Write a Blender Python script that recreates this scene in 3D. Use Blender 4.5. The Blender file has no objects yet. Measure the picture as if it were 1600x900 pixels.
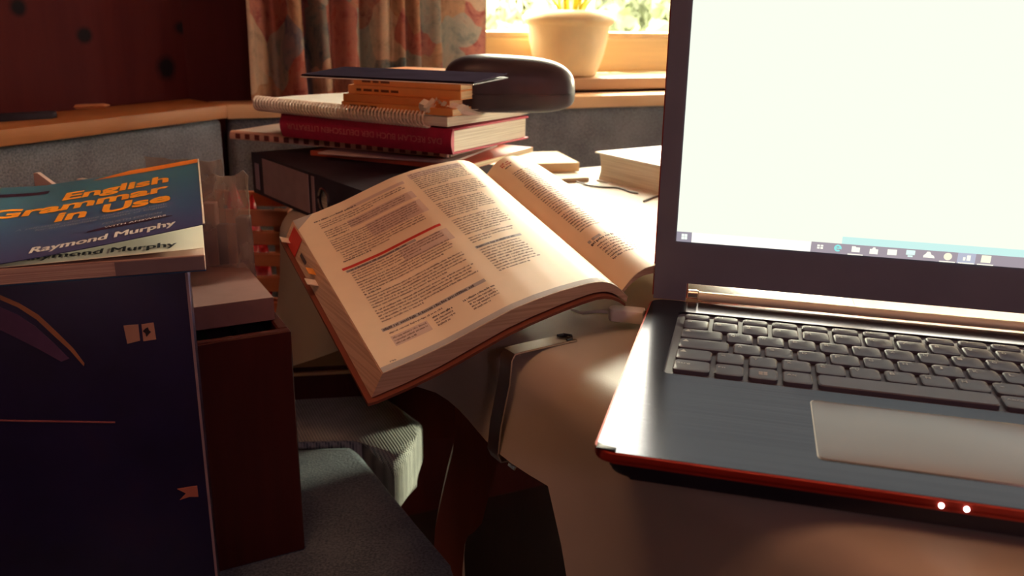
import bpy, bmesh, math, random
from mathutils import Vector as V, Matrix, noise
random.seed(7)
R = math.radians
SC = bpy.context.scene
COL = SC.collection

# ------------------------------------------------------------------ camera
F_PX, PITCH, ROLL, CZ = 1358.8, 0.3022, 0.0163, 0.9645
cp, sp, cr, sr = math.cos(PITCH), math.sin(PITCH), math.cos(ROLL), math.sin(ROLL)
FWD = V((0, cp, -sp))
_r, _u = V((1, 0, 0)), V((0, sp, cp))
RGT = _r * cr + _u * sr
UPV = _u * cr - _r * sr
cam_data = bpy.data.cameras.new('camera')
cam = bpy.data.objects.new('camera', cam_data)
COL.objects.link(cam)
cam_data.sensor_width = 36
cam_data.lens = 36 * F_PX / 1600
cam_data.clip_start = 0.02
cam.matrix_world = Matrix(((RGT.x, UPV.x, -FWD.x, 0), (RGT.y, UPV.y, -FWD.y, 0), (RGT.z, UPV.z, -FWD.z, CZ), (0, 0, 0, 1)))
cam_data.dof.use_dof = True
cam_data.dof.focus_distance = 0.62
cam_data.dof.aperture_fstop = 11
SC.camera = cam

# ------------------------------------------------------------------ sky, lights, exposure
SC.view_settings.view_transform = 'Standard'
SC.view_settings.look = 'None'
SC.view_settings.exposure = 0.0
SC.view_settings.gamma = 1.0
world = bpy.data.worlds.new('sky')
SC.world = world
world.use_nodes = True
bg = world.node_tree.nodes['Background']
bg.inputs[0].default_value = (1.0, 0.955, 0.72, 1)
bg.inputs[1].default_value = 27.0
SC.cycles.max_bounces = 8
SC.cycles.diffuse_bounces = 5
SC.cycles.sample_clamp_indirect = 6


def lamp(name, kind, loc, energy, color, size=0.3, rot=(0, 0, 0), size_y=None):
    d = bpy.data.lights.new(name, kind)
    d.energy, d.color = energy, color
    if kind == 'AREA':
        d.size = size
        if size_y:
            d.shape = 'RECTANGLE'
            d.size_y = size_y
    elif kind == 'POINT':
        d.shadow_soft_size = size
    o = bpy.data.objects.new(name, d)
    o.location, o.rotation_euler = loc, rot
    COL.objects.link(o)
    return o


SUN_AZ, SUN_EL = R(55), R(9.5)
sun = lamp('low_sun', 'SUN', (4, 3, 2.5), 8.0, (1.0, 0.90, 0.62))
sun.rotation_euler = (R(90) - SUN_EL, 0, math.pi - SUN_AZ)
sun.data.angle = R(4)
lamp('overhead_fill', 'AREA', (-0.25, 0.1, 1.95), 3.6, (1.0, 0.46, 0.25), 0.4)  # added overhead fill, stands in for warm ceiling bounce
lamp('rear_fill', 'POINT', (0.7, -1.3, 1.55), 13.0, (1.0, 0.56, 0.66), 0.15)  # added fill behind the camera, lifts the darks towards pink

# ------------------------------------------------------------------ geometry helpers


def at(u, v, z):
    """point at height z seen at pixel (u, v) of the 1600x900 photograph"""
    d = FWD + RGT * ((u - 800) / F_PX) - UPV * ((v - 450) / F_PX)
    t = (z - CZ) / d.z
    return V((d.x * t, d.y * t, z))


def aty(u, v, y):
    d = FWD + RGT * ((u - 800) / F_PX) - UPV * ((v - 450) / F_PX)
    t = y / d.y
    return V((d.x * t, y, CZ + d.z * t))


def on_wall(u, v, P, n):
    d = FWD + RGT * ((u - 800) / F_PX) - UPV * ((v - 450) / F_PX)
    o = V((0, 0, CZ))
    return o + d * ((P - o).dot(n) / d.dot(n))


def obj(name, bm, mat, parent=None, loc=None, rot=None, smooth=True, angle=35):
    if isinstance(bm, bpy.types.Mesh):
        me = bm
    else:
        me = bpy.data.meshes.new(name)
        bmesh.ops.recalc_face_normals(bm, faces=bm.faces)
        bm.to_mesh(me)
        bm.free()
        if smooth:
            me.shade_smooth()
            me.set_sharp_from_angle(angle=R(angle))
    if mat is not None and not me.materials:
        for m in (mat if isinstance(mat, (list, tuple)) else [mat]):
            me.materials.append(m)
    o = bpy.data.objects.new(name, me)
    COL.objects.link(o)
    if parent:
        o.parent = parent
    if loc is not None:
        o.location = loc
    if rot is not None:
        o.rotation_euler = rot
    return o


def tag(o, label, cat, group=None, kind=None):
    o['label'] = label
    o['category'] = cat
    if group:
        o['group'] = group
    if kind:
        o['kind'] = kind
    return o


def thing(name, label, cat, loc=(0, 0, 0), rotz=0, group=None, rot=None):
    o = bpy.data.objects.new(name, None)
    o.empty_display_size = 0.05
    COL.objects.link(o)
    o.location = loc
    o.rotation_euler = rot if rot else (0, 0, rotz)
    return tag(o, label, cat, group)


def struct(o):
    o['kind'] = 'structure'
    return o


def box(bm, x0, x1, y0, y1, z0, z1, bev=0, seg=2, mi=0, M=None):
    """axis box, optionally bevelled, optionally transformed by matrix M"""
    t = bmesh.new()
    bmesh.ops.create_cube(t, size=1)
    for v in t.verts:
        v.co = V(((v.co.x + .5) * (x1 - x0) + x0, (v.co.y + .5) * (y1 - y0) + y0, (v.co.z + .5) * (z1 - z0) + z0))
    if bev:
        bmesh.ops.bevel(t, geom=list(t.edges), offset=bev, segments=seg, profile=.5, affect='EDGES')
    merge(bm, t, mi, M)
    return bm


def merge(bm, t, mi=0, M=None):
    mp = {}
    for v in t.verts:
        mp[v] = bm.verts.new(M @ v.co if M else v.co)
    for f in t.faces:
        try:
            nf = bm.faces.new([mp[v] for v in f.verts])
            nf.material_index = mi
        except ValueError:
            pass
    t.free()


def NB():
    return bmesh.new()


def bx(*a, **k):
    return box(bmesh.new(), *a, **k)


def prism(bm, pts, z0, z1, bev=0, mi=0, M=None, seg=2, only=None):
    t = bmesh.new()
    lo = [t.verts.new((p[0], p[1], z0)) for p in pts]
    hi = [t.verts.new((p[0], p[1], z1)) for p in pts]
    n = len(pts)
    t.faces.new(lo[::-1])
    t.faces.new(hi)
    for i in range(n):
        t.faces.new((lo[i], lo[(i + 1) % n], hi[(i + 1) % n], hi[i]))
    if bev:
        es = [e for e in t.edges if abs(e.verts[0].co.z - e.verts[1].co.z) < 1e-7]
        if only == 'top':
            es = [e for e in es if abs(e.verts[0].co.z - z1) < 1e-7]
        bmesh.ops.bevel(t, geom=es, offset=bev, segments=seg, profile=.5, affect='EDGES')
    bmesh.ops.recalc_face_normals(t, faces=t.faces)
    merge(bm, t, mi, M)
    return bm


def rrect(x0, x1, y0, y1, r, n=5):
    out = []
    for cx, cy, a0 in ((x1 - r, y0 + r, -90), (x1 - r, y1 - r, 0), (x0 + r, y1 - r, 90), (x0 + r, y0 + r, 180)):
        for i in range(n + 1):
            a = R(a0 + 90 * i / n)
            out.append((cx + r * math.cos(a), cy + r * math.sin(a)))
    return out


def tube(bm, path, r, n=8, cap=True, mi=0):
    path = [V(p) for p in path]
    rad = r if callable(r) else (lambda t: r)
    rings = []
    up = V((0, 0, 1))
    for i, p in enumerate(path):
        d = (path[min(i + 1, len(path) - 1)] - path[max(i - 1, 0)]).normalized()
        a = d.cross(up)
        if a.length < 1e-4:
            a = d.cross(V((1, 0, 0)))
        a.normalize()
        b = a.cross(d)
        q = rad(i / max(1, len(path) - 1))
        rings.append([bm.verts.new(p + (a * math.cos(2 * math.pi * k / n) + b * math.sin(2 * math.pi * k / n)) * q) for k in range(n)])
    for A, B in zip(rings, rings[1:]):
        for k in range(n):
            bm.faces.new((A[k], A[(k + 1) % n], B[(k + 1) % n], B[k])).material_index = mi
    if cap:
        bm.faces.new(rings[0][::-1]).material_index = mi
        bm.faces.new(rings[-1]).material_index = mi
    return bm


def lathe(bm, prof, n=48):
    rings = []
    for r, z in prof:
        if r < 1e-6:
            rings.append([bm.verts.new((0, 0, z))])
        else:
            rings.append([bm.verts.new((r * math.cos(2 * math.pi * k / n), r * math.sin(2 * math.pi * k / n), z)) for k in range(n)])
    for A, B in zip(rings, rings[1:]):
        for k in range(n):
            if len(A) == 1 and len(B) == 1:
                continue
            if len(A) == 1:
                bm.faces.new((A[0], B[(k + 1) % n], B[k]))
            elif len(B) == 1:
                bm.faces.new((A[k], A[(k + 1) % n], B[0]))
            else:
                bm.faces.new((A[k], A[(k + 1) % n], B[(k + 1) % n], B[k]))
    return bm


def grid(bm, fn, nu, nv, mi=0):
    g = [[bm.verts.new(fn(i / nu, j / nv)) for j in range(nv + 1)] for i in range(nu + 1)]
    for i in range(nu):
        for j in range(nv):
            bm.faces.new((g[i][j], g[i + 1][j], g[i + 1][j + 1], g[i][j + 1])).material_index = mi
    return g


def shell(bm, fn, th, nu, nv):
    """sheet of real thickness: fn(u,v) top surface, th(u,v) vector down to the underside"""
    top = [[bm.verts.new(fn(i / nu, j / nv)) for j in range(nv + 1)] for i in range(nu + 1)]
    bot = [[bm.verts.new(V(fn(i / nu, j / nv)) + th(i / nu, j / nv)) for j in range(nv + 1)] for i in range(nu + 1)]
    for i in range(nu):
        for j in range(nv):
            bm.faces.new((top[i][j], top[i + 1][j], top[i + 1][j + 1], top[i][j + 1]))
            bm.faces.new((bot[i][j], bot[i][j + 1], bot[i + 1][j + 1], bot[i + 1][j]))
    for i in range(nu):
        bm.faces.new((top[i][0], bot[i][0], bot[i + 1][0], top[i + 1][0]))
        bm.faces.new((top[i][nv], top[i + 1][nv], bot[i + 1][nv], bot[i][nv]))
    for j in range(nv):
        bm.faces.new((top[0][j], top[0][j + 1], bot[0][j + 1], bot[0][j]))
        bm.faces.new((top[nu][j], bot[nu][j], bot[nu][j + 1], top[nu][j + 1]))
    return bm


_tc = {}


def text2d(s, bold=0.0):
    """flat outline of a word: (verts2d, faces), x from 0 to 1 wide, cap height kept in proportion"""
    key = (s, bold)
    if key not in _tc:
        c = bpy.data.curves.new('t', 'FONT')
        c.body = s
        c.size = 1
        c.offset = bold
        c.resolution_u = 3
        o = bpy.data.objects.new('t', c)
        COL.objects.link(o)
        dg = bpy.context.evaluated_depsgraph_get()
        me = bpy.data.meshes.new_from_object(o.evaluated_get(dg))
        vs = [(v.co.x, v.co.y) for v in me.vertices]
        fs = [tuple(p.vertices) for p in me.polygons]
        bpy.data.objects.remove(o)
        bpy.data.curves.remove(c)
        bpy.data.meshes.remove(me)
        _tc[key] = (vs, fs)
    return _tc[key]


def put_text(bm, s, fn, x0, x1, y0, cap, bold=0.0, slant=0.0):
    """writes s between x0 and x1 on baseline y0 with cap height cap, mapped by fn(x, y)"""
    vs, fs = text2d(s, 0 if 'M' in s else bold)     # the outline of a bold M crosses itself
    a, b = min(v[0] for v in vs), max(v[0] for v in vs)
    st = bold * cap / .7
    for k in ((-1, 0, 1) if bold and 'M' in s else (0,)):
        lift = V((0, 0, .00005 * (k + 1)))
        m = [bm.verts.new(fn(x0 + k * st + (v[0] - a) / (b - a) * (x1 - x0) + slant * v[1], y0 + v[1] / .7 * cap) + lift) for v in vs]
        for f in fs:
            try:
                bm.faces.new([m[i] for i in f])
            except ValueError:
                pass


# ------------------------------------------------------------------ materials


class NT:
    def __init__(s, name):
        s.m = bpy.data.materials.new(name)
        s.m.use_nodes = True
        s.t = s.m.node_tree
        s.b = s.t.nodes['Principled BSDF']
        s.out = s.t.nodes['Material Output']

    def n(s, kind, **kw):
        x = s.t.nodes.new(kind)
        for k, v in kw.items():
            if hasattr(x, k):
                setattr(x, k, v)
            else:
                x.inputs[k.replace('_', ' ')].default_value = v
        return x

    def l(s, a, b):
        s.t.links.new(a, b)

    def coord(s, sc=(1, 1, 1), rot=(0, 0, 0), loc=(0, 0, 0)):
        tc = s.n('ShaderNodeTexCoord')
        mp = s.n('ShaderNodeMapping')
        mp.inputs['Scale'].default_value = sc
        mp.inputs['Rotation'].default_value = rot
        mp.inputs['Location'].default_value = loc
        s.l(tc.outputs['Object'], mp.inputs[0])
        return mp.outputs[0]

    def ramp(s, fac, stops, interp='LINEAR'):
        r = s.n('ShaderNodeValToRGB')
        cr_ = r.color_ramp
        cr_.interpolation = interp
        while len(cr_.elements) < len(stops):
            cr_.elements.new(.5)
        for e, (p, c) in zip(cr_.elements, stops):
            e.position = p
            e.color = (*c, 1) if len(c) == 3 else c
        s.l(fac, r.inputs[0])
        return r.outputs[0]

    def math(s, op, a, b=None):
        m = s.n('ShaderNodeMath', operation=op)
        for i, q in enumerate((a, b)):
            if q is None:
                continue
            if isinstance(q, (int, float)):
                m.inputs[i].default_value = q
            else:
                s.l(q, m.inputs[i])
        return m.outputs[0]

    def mix(s, f, a, b, blend='MIX'):
        m = s.n('ShaderNodeMix', data_type='RGBA', blend_type=blend)
        for i, q in ((0, f), (6, a), (7, b)):
            if isinstance(q, (int, float)):
                m.inputs[i].default_value = q
            elif isinstance(q, tuple):
                m.inputs[i].default_value = (*q, 1)
            else:
                s.l(q, m.inputs[i])
        return m.outputs[2]

    def bump(s, h, strength=.3, dist=.001):
        b = s.n('ShaderNodeBump')
        b.inputs['Strength'].default_value = strength
        b.inputs['Distance'].default_value = dist
        s.l(h, b.inputs['Height'])
        s.l(b.outputs[0], s.b.inputs['Normal'])


def mat(name, col, rough=.5, metal=0, var=.12, vs=30, bump=0, bs=200, bd=.0006, spec=.5, emit=None, es=1, stretch=(1, 1, 1), coat=0):
    t = NT(name)
    co = t.coord(stretch)
    nz = t.n('ShaderNodeTexNoise', Scale=vs, Detail=4)
    t.l(co, nz.inputs[0])
    c0 = tuple(max(0, c * (1 - var)) for c in col)
    c1 = tuple(min(1, c * (1 + var)) for c in col)
    t.l(t.ramp(nz.outputs[0], [(.3, c0), (.7, c1)]), t.b.inputs['Base Color'])
    t.b.inputs['Roughness'].default_value = rough
    t.b.inputs['Metallic'].default_value = metal
    t.b.inputs['Specular IOR Level'].default_value = spec
    t.b.inputs['Coat Weight'].default_value = coat
    if bump:
        n2 = t.n('ShaderNodeTexNoise', Scale=bs, Detail=3)
        t.l(co, n2.inputs[0])
        t.bump(n2.outputs[0], bump, bd)
    if emit:
        t.b.inputs['Emission Color'].default_value = (*emit, 1)
        t.b.inputs['Emission Strength'].default_value = es
    return t.m


def wood(name, dark, light, scale=6, axis='X', rough=.45, knots=()):
    t = NT(name)
    st = {'X': (.08, 1, 1), 'Y': (1, .08, 1), 'Z': (1, 1, .08)}[axis]
    co = t.coord(tuple(a * scale for a in st))
    n1 = t.n('ShaderNodeTexNoise', Scale=2.2, Detail=6, Roughness=.6, Distortion=.6)
    t.l(co, n1.inputs[0])
    wv = t.n('ShaderNodeTexNoise', Scale=14, Detail=3)
    t.l(co, wv.inputs[0])
    f = t.math('ADD', t.math('MULTIPLY', n1.outputs[0], .7), t.math('MULTIPLY', wv.outputs[0], .3))
    c = t.ramp(f, [(.32, dark), (.68, light)])
    if knots:
        tc = t.n('ShaderNodeTexCoord')
        wob = t.n('ShaderNodeTexNoise', Scale=25)
        t.l(tc.outputs['Object'], wob.inputs[0])
        for (kx, ky, kz, kr, sx, sz) in knots:
            mp = t.n('ShaderNodeMapping')
            mp.inputs['Location'].default_value = (-kx * sx, 0, -kz * sz)
            mp.inputs['Scale'].default_value = (sx, 0, sz)
            t.l(tc.outputs['Object'], mp.inputs[0])
            ln = t.n('ShaderNodeVectorMath', operation='LENGTH')
            t.l(mp.outputs[0], ln.inputs[0])
            dd = t.math('ADD', ln.outputs['Value'], t.math('MULTIPLY', t.math('SUBTRACT', wob.outputs[0], .5), kr * .7))
            k = t.ramp(t.math('DIVIDE', dd, kr * 2), [(.28, (1, 1, 1)), (.5, (.35, .35, .35)), (.62, (0, 0, 0))])
            c = t.mix(k, c, (.008, .005, .008))
    t.l(c, t.b.inputs['Base Color'])
    t.b.inputs['Roughness'].default_value = rough
    t.b.inputs['Specular IOR Level'].default_value = .3
    t.bump(f, .15, .001)
    return t.m


def fabric(name, col, col2, scale=420, bump=.5, rough=.9, bd=.0012):
    t = NT(name)
    co = t.coord()
    w1 = t.n('ShaderNodeTexNoise', Scale=scale, Detail=2)
    t.l(co, w1.inputs[0])
    w2 = t.n('ShaderNodeTexNoise', Scale=18, Detail=4)
    t.l(co, w2.inputs[0])
    f = t.math('ADD', t.math('MULTIPLY', w1.outputs[0], .65), t.math('MULTIPLY', w2.outputs[0], .35))
    t.l(t.ramp(f, [(.38, col), (.62, col2)]), t.b.inputs['Base Color'])
    t.b.inputs['Roughness'].default_value = rough
    t.b.inputs['Specular IOR Level'].default_value = .15
    t.b.inputs['Sheen Weight'].default_value = .15
    t.bump(w1.outputs[0], bump, bd)
    return t.m


def edges(name, col, dark, scale=900, axis=2, rough=.8):
    """page-block edges: fine stacked sheets along one object axis"""
    t = NT(name)
    sc = [8, 8, 8]
    sc[axis] = scale
    co = t.coord(tuple(sc))
    nz = t.n('ShaderNodeTexNoise', Scale=1, Detail=2)
    t.l(co, nz.inputs[0])
    t.l(t.ramp(nz.outputs[0], [(.35, dark), (.6, col)]), t.b.inputs['Base Color'])
    t.b.inputs['Roughness'].default_value = rough
    t.bump(nz.outputs[0], .3, .0005)
    return t.m


M_pine = wood('honey_pine', (.36, .13, .045), (.50, .20, .075), 7, 'X', .4)
M_pine_pale = wood('pale_pine', (.62, .36, .20), (.76, .48, .28), 7, 'X', .4)
M_redwood = wood('red_stained_wood', (.050, .007, .006), (.085, .013, .009), 9, 'Z', .45)
M_floorwood = wood('dark_floor_boards', (.018, .008, .008), (.034, .015, .012), 4, 'Y', .5)
M_legwood = wood('table_leg_wood', (.20, .045, .022), (.28, .07, .03), 8, 'Z', .5)
M_crate = wood('crate_slat_wood', (.42, .14, .07), (.58, .21, .10), 12, 'X', .6)
M_wall = mat('plaster_wall', (.22, .11, .09), .9, var=.05)
M_ceil = mat('warm_ceiling', (.30, .13, .08), .9, var=.05)
M_bench = fabric('bench_back_fabric', (.092, .094, .122), (.225, .232, .272))
M_cushA = fabric('grey_blue_seat_fabric', (.16, .20, .215), (.42, .50, .49), 300)
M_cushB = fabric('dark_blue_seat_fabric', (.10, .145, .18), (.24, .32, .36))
M_white = mat('white_paper', (.84, .82, .76), .75, var=.03, vs=60)
M_cream = mat('cream_paper', (.80, .70, .52), .8, var=.05)
M_black = mat('black_plastic', (.018, .015, .022), .42, var=.2)
M_steel = mat('steel', (.78, .75, .70), .22, 1, var=.05)

# ------------------------------------------------------------------ room shell
# ledge line of the bench gives the plan of the bay: two walls meeting at a blunt corner
LZ = .8295
pl0, pl1 = at(0, 203, LZ), at(325, 167, LZ)
pb0, pb1 = at(385, 163, LZ), at(1030, 147, LZ)
DL = (pl1 - pl0).normalized()
DB = (pb1 - pb0).normalized()
den = DL.x * DB.y - DL.y * DB.x
tt = ((pb0.x - pl0.x) * DB.y - (pb0.y - pl0.y) * DB.x) / den
CORNER = pl0 + DL * tt
NL = V((-DL.y, DL.x, 0))       # outward normals
NBK = V((-DB.y, DB.x, 0))
AL = math.atan2(DL.y, DL.x)
AB = math.atan2(DB.y, DB.x)


def frame(name, ang, org=CORNER):
    """plain transform for wall-aligned parts: x along the wall, y outwards, z up"""
    return dict(loc=(org.x, org.y, 0), rot=(0, 0, ang))


FL_ = frame('l', AL)
FB_ = frame('b', AB)
WY = .12                        # wall face behind the ledge front
H = 2.35
rp_ = [CORNER + DL * .07 + NL * .2, CORNER + DB * 4.0 + NBK * .2, V((3.38, -2.88, 0)), CORNER - DL * 4.8 + NL * .2]
struct(obj('floor', prism(NB(), [(p.x, p.y) for p in rp_], -.1, 0), M_floorwood))
struct(obj('ceiling', prism(NB(), [(p.x, p.y) for p in rp_], H, H + .1), M_ceil))
kn = []
for u_, v_, r_, sx_, sz_ in ((260, 107, .020, 1, 1), (132, 55, .013, 1, 1.2), (284, 43, .013, .8, 1.3), (29, 12, .012, 1, 1), (339, 56, .007, 1, 1), (285, 205 - 160, .006, 1, 1)):
    q_ = on_wall(u_, v_, CORNER + NL * WY, NL)
    kn.append(((q_ - CORNER).dot(DL), 0, q_.z, r_, sx_, sz_))
M_panel = wood('dark_pine_panel', (.055, .0070, .010), (.085, .0120, .013), 5, 'Z', .8, knots=kn)
M_panel.node_tree.nodes['Principled BSDF'].inputs['Specular IOR Level'].default_value = .12
struct(obj('wall_left', bx(-4.8, .075, WY, WY + .1, 0, H), M_panel, **FL_))
# back wall with the window opening
W0X, W1X, WZ0, WZ1 = .38, 3.5, .856, 1.90
bm = NB()
box(bm, -.044, W0X, WY, WY + .22, 0, H)
box(bm, W1X, 3.9, WY, WY + .22, 0, H)
box(bm, W0X, W1X, WY, WY + .22, 0, WZ0 - .022)
box(bm, W0X, W1X, WY, WY + .22, WZ1, H)
M_panel_b = wood('dark_pine_wall', (.055, .0070, .010), (.085, .0120, .013), 5, 'Z', .8)
struct(obj('wall_back', bm, M_panel_b, **FB_))
# right wall with an added, unseen window that lets in side light
bm = NB()
RW0, RW1, RZ0, RZ1 = .90, 1.50, .62, 1.15
box(bm, 3.3, 3.4, -2.8, RW0, 0, H)
box(bm, 3.3, 3.4, RW1, 3.02, 0, H)
box(bm, 3.3, 3.4, RW0, RW1, 0, RZ0)
box(bm, 3.3, 3.4, RW0, RW1, RZ1, H)
struct(obj('wall_right', bm, M_floorwood))
struct(obj('wall_front', bx(-3.2, 3.4, -2.9, -2.8, 0, H), M_floorwood))

# window: frame rails, pane, sill
win = bpy.data.objects.new('window_1', None)
COL.objects.link(win)
win.location, win.rotation_euler = (CORNER.x, CORNER.y, 0), (0, 0, AB)
struct(win)
win['label'] = 'pine framed window above the bench, blown out by daylight'
M_frame = mat('varnished_window_frame', (.86, .66, .36), .35, var=.06, stretch=(.2, 1, 3))
FY0, FY1 = WY + .09, WY + .15
FZ = .925
obj('bottom_rail', bx(W0X, W1X, FY0, FY1, WZ0, FZ, .006), M_frame, win)
obj('glazing_bead', bx(W0X + .04, W1X - .04, FY0 + .004, FY1 - .004, FZ, FZ + .012, .003), mat('pale_bead', (.8, .6, .36), .4), win)
obj('top_rail', bx(W0X, W1X, FY0, FY1, WZ1 - .06, WZ1, .006), M_frame, win)
obj('side_rail', bx(W0X, W0X + .06, FY0, FY1, FZ, WZ1 - .06, .006), M_frame, win)
obj('side_rail', bx(W1X - .06, W1X, FY0, FY1, FZ, WZ1 - .06, .006), M_frame, win)
obj('mullion', bx(1.58, 1.66, FY0, FY1, FZ, WZ1 - .06, .006), M_frame, win)
tg = NT('window_glass')
tr = tg.n('ShaderNodeBsdfTransparent')
gl = tg.n('ShaderNodeBsdfGlossy', Roughness=.02)
mx = tg.n('ShaderNodeMixShader')
mx.inputs[0].default_value = .05
tg.l(tr.outputs[0], mx.inputs[1])
tg.l(gl.outputs[0], mx.inputs[2])
tg.l(mx.outputs[0], tg.out.inputs[0])
M_glass = tg.m
obj('pane', bx(W0X + .06, 1.58, FY0 + .028, FY0 + .032, FZ + .012, WZ1 - .06), M_glass, win)
obj('pane', bx(1.66, W1X - .06, FY0 + .028, FY0 + .032, FZ + .012, WZ1 - .06), M_glass, win)
M_sill = mat('pine_window_board', (.62, .42, .27), .35, var=.08, stretch=(.3, 2, 2))
sill = obj('window_sill', bx(W0X, W1X, .065, FY0, WZ0 - .022, WZ0, .003), M_sill, win)
# skylight portal in the opening
pm = Matrix.Translation((CORNER.x, CORNER.y, 0)) @ Matrix.Rotation(AB, 4, 'Z')
pc = pm @ V(((W0X + W1X) / 2, WY + .24, (WZ0 + WZ1) / 2))
po = lamp('daylight_portal', 'AREA', pc, 1, (1, 1, 1), W1X - W0X, (R(90), 0, AB), WZ1 - WZ0)
po.rotation_euler = (R(90), 0, AB)
po.data.cycles.is_portal = True

fill_win = bpy.data.objects.new('fill_window', None)
COL.objects.link(fill_win)
fill_win.location = (3.32, 0, 0)
struct(fill_win)
fill_win['label'] = 'added pine framed window in the right wall, out of view, letting in side light'
for nm_, a_ in (('bottom_rail', (0, .05, RW0, RW1, RZ0, RZ0 + .06)), ('top_rail', (0, .05, RW0, RW1, RZ1 - .06, RZ1)), ('side_rail', (0, .05, RW0, RW0 + .06, RZ0 + .06, RZ1 - .06)), ('side_rail', (0, .05, RW1 - .06, RW1, RZ0 + .06, RZ1 - .06))):
    obj(nm_, bx(*a_, .004), M_frame, fill_win)
obj('pane', bx(.022, .026, RW0 + .06, RW1 - .06, RZ0 + .06, RZ1 - .06), M_glass, fill_win)
po2 = lamp('daylight_portal', 'AREA', (3.42, (RW0 + RW1) / 2, (RZ0 + RZ1) / 2), 1, (1, 1, 1), RW1 - RW0, (0, 0, 0), RZ1 - RZ0)
po2.rotation_euler = (R(90), 0, R(-90))
po2.data.cycles.is_portal = True

# ------------------------------------------------------------------ corner bench
bench = thing('corner_bench', 'built-in corner bench with honey pine top rail and grey-blue padded back', 'bench', (0, 0, 0))
ang_mid = (AL + AB) / 2
MT = math.tan((AL - AB) / 2)
obj('ledge', prism(NB(), [(-2.2, 0), (-.0005, 0), (WY * MT - .001, WY - .001), (-2.2, WY - .001)], LZ - .02, LZ, .002), M_pine, bench, **FL_)['label'] = 'honey pine rail along the left wall'
obj('ledge', prism(NB(), [(.0005, 0), (2.6, 0), (2.6, .062), (-.062 * MT + .001, .062)], LZ - .022, LZ, .002), M_pine_pale, bench, **FB_)['label'] = 'paler pine rail under the window'
obj('backrest_pad', bx(-2.2, .002, .012, .07, .50, LZ - .021, .010, 3), M_bench, bench, **FL_)
obj('backrest_pad', bx(.003, 2.6, .014, .07, .50, LZ - .023, .010, 3), M_bench, bench, **FB_)
obj('back_board', bx(-2.2, 0, .072, WY - .002, .0, LZ - .021), M_redwood, bench, **FL_)
obj('back_board', bx(.03, 2.6, .072, WY - .002, .0, LZ - .023), M_redwood, bench, **FB_)
seat_pts = [(-1.15, .25), (-.16, .25), (.05, .52), (-.06, .80), (-.10, 1.02), (.42, 1.26), (.42, 1.68), (-.43, 1.28), (-.64, .88)]
obj('seat_board', prism(NB(), [(-1.0, .28), (-.13, .30), (-.06, .60), (-.145, .80), (-.135, .92), (-.20, 1.03), (-.42, 1.27), (-.64, .87)], .40, .438, .004), M_redwood, bench)
obj('seat_board', prism(NB(), [(-.20, 1.085), (.60, 1.42), (.62, 1.80), (-.42, 1.33), (-.42, 1.275)], .40, .438, .004), M_redwood, bench)
obj('bench_base', prism(NB(), [(-1.0, .33), (-.19, .33), (-.14, .62), (-.21, .93), (-.42, 1.24), (-.62, .87)], 0, .399), M_legwood, bench)
a, b = at(455, 543, .575), at(566, 538, .575)
d = (b - a)
rail_ang = math.atan2(d.y, d.x)
obj('seat_rail', bx(-.06, .34, 0, .035, -.028, 0, .003), wood('worn_rail', (.34, .17, .09), (.52, .29, .15), 9, 'X'), bench, (a.x, a.y, .575), (0, 0, rail_ang))
obj('rail_panel', bx(-.06, .34, .002, .03, -.137, -.0285), M_redwood, bench, (a.x, a.y, .575), (0, 0, rail_ang))
obj('trim_strip', bx(-.06, .34, -.003, .001, -.037, -.033), M_pine_pale, bench, (a.x, a.y, .575), (0, 0, rail_ang))


def cushion(name, label, pts, z0, z1, m, ribs=None):
    t = NB()
    prism(t, pts, z0, z1, .014, seg=4)
    o = obj(name, t, m, angle=60)
    tag(o, label, 'cushion')
    return o


# ribbed knit of the far cushion
tk = NT('ribbed_grey_blue_knit')
co = tk.coord((1, 1, 1), (0, 0, R(-25)))
sep = tk.n('ShaderNodeSeparateXYZ')
tk.l(co, sep.inputs[0])
wx = tk.math('SINE', tk.math('MULTIPLY', sep.outputs[0], 1900))
wy = tk.math('SINE', tk.math('MULTIPLY', sep.outputs[1], 1900))
nz = tk.n('ShaderNodeTexNoise', Scale=35, Detail=4)
tk.l(co, nz.inputs[0])
hh = tk.math('MULTIPLY', tk.math('ADD', tk.math('MULTIPLY', tk.math('ADD', wx, wy), .25), .5), 1)
cc = tk.ramp(hh, [(.1, (.16, .20, .21)), (.6, (.60, .66, .60))])
tk.l(tk.mix(tk.ramp(nz.outputs[0], [(.35, (.75, .75, .75)), (.65, (1, 1, 1))]), (.10, .13, .14), cc), tk.b.inputs['Base Color'])
tk.b.inputs['Roughness'].default_value = .9
tk.b.inputs['Specular IOR Level'].default_value = .15
tk.bump(hh, .8, .001)
cushion('seat_cushion', 'ribbed grey-green seat cushion under the overhanging open book, lit by the window',
        [(-.172, 1.035), (-.104, .944), (-.107, .90), (-.122, .822), (-.170, .902), (-.50, .845), (-.60, .90), (-.53, 1.05), (-.30, 1.062)], .439, .5045, tk.m)
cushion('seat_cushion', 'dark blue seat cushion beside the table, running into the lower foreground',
        [(-.176, .880), (-.164, .866), (-.050, .655), (-.025, .60), (-.12, .30), (-.95, .30), (-.64, .83), (-.50, .826)], .439, .5045, M_cushB)

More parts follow.
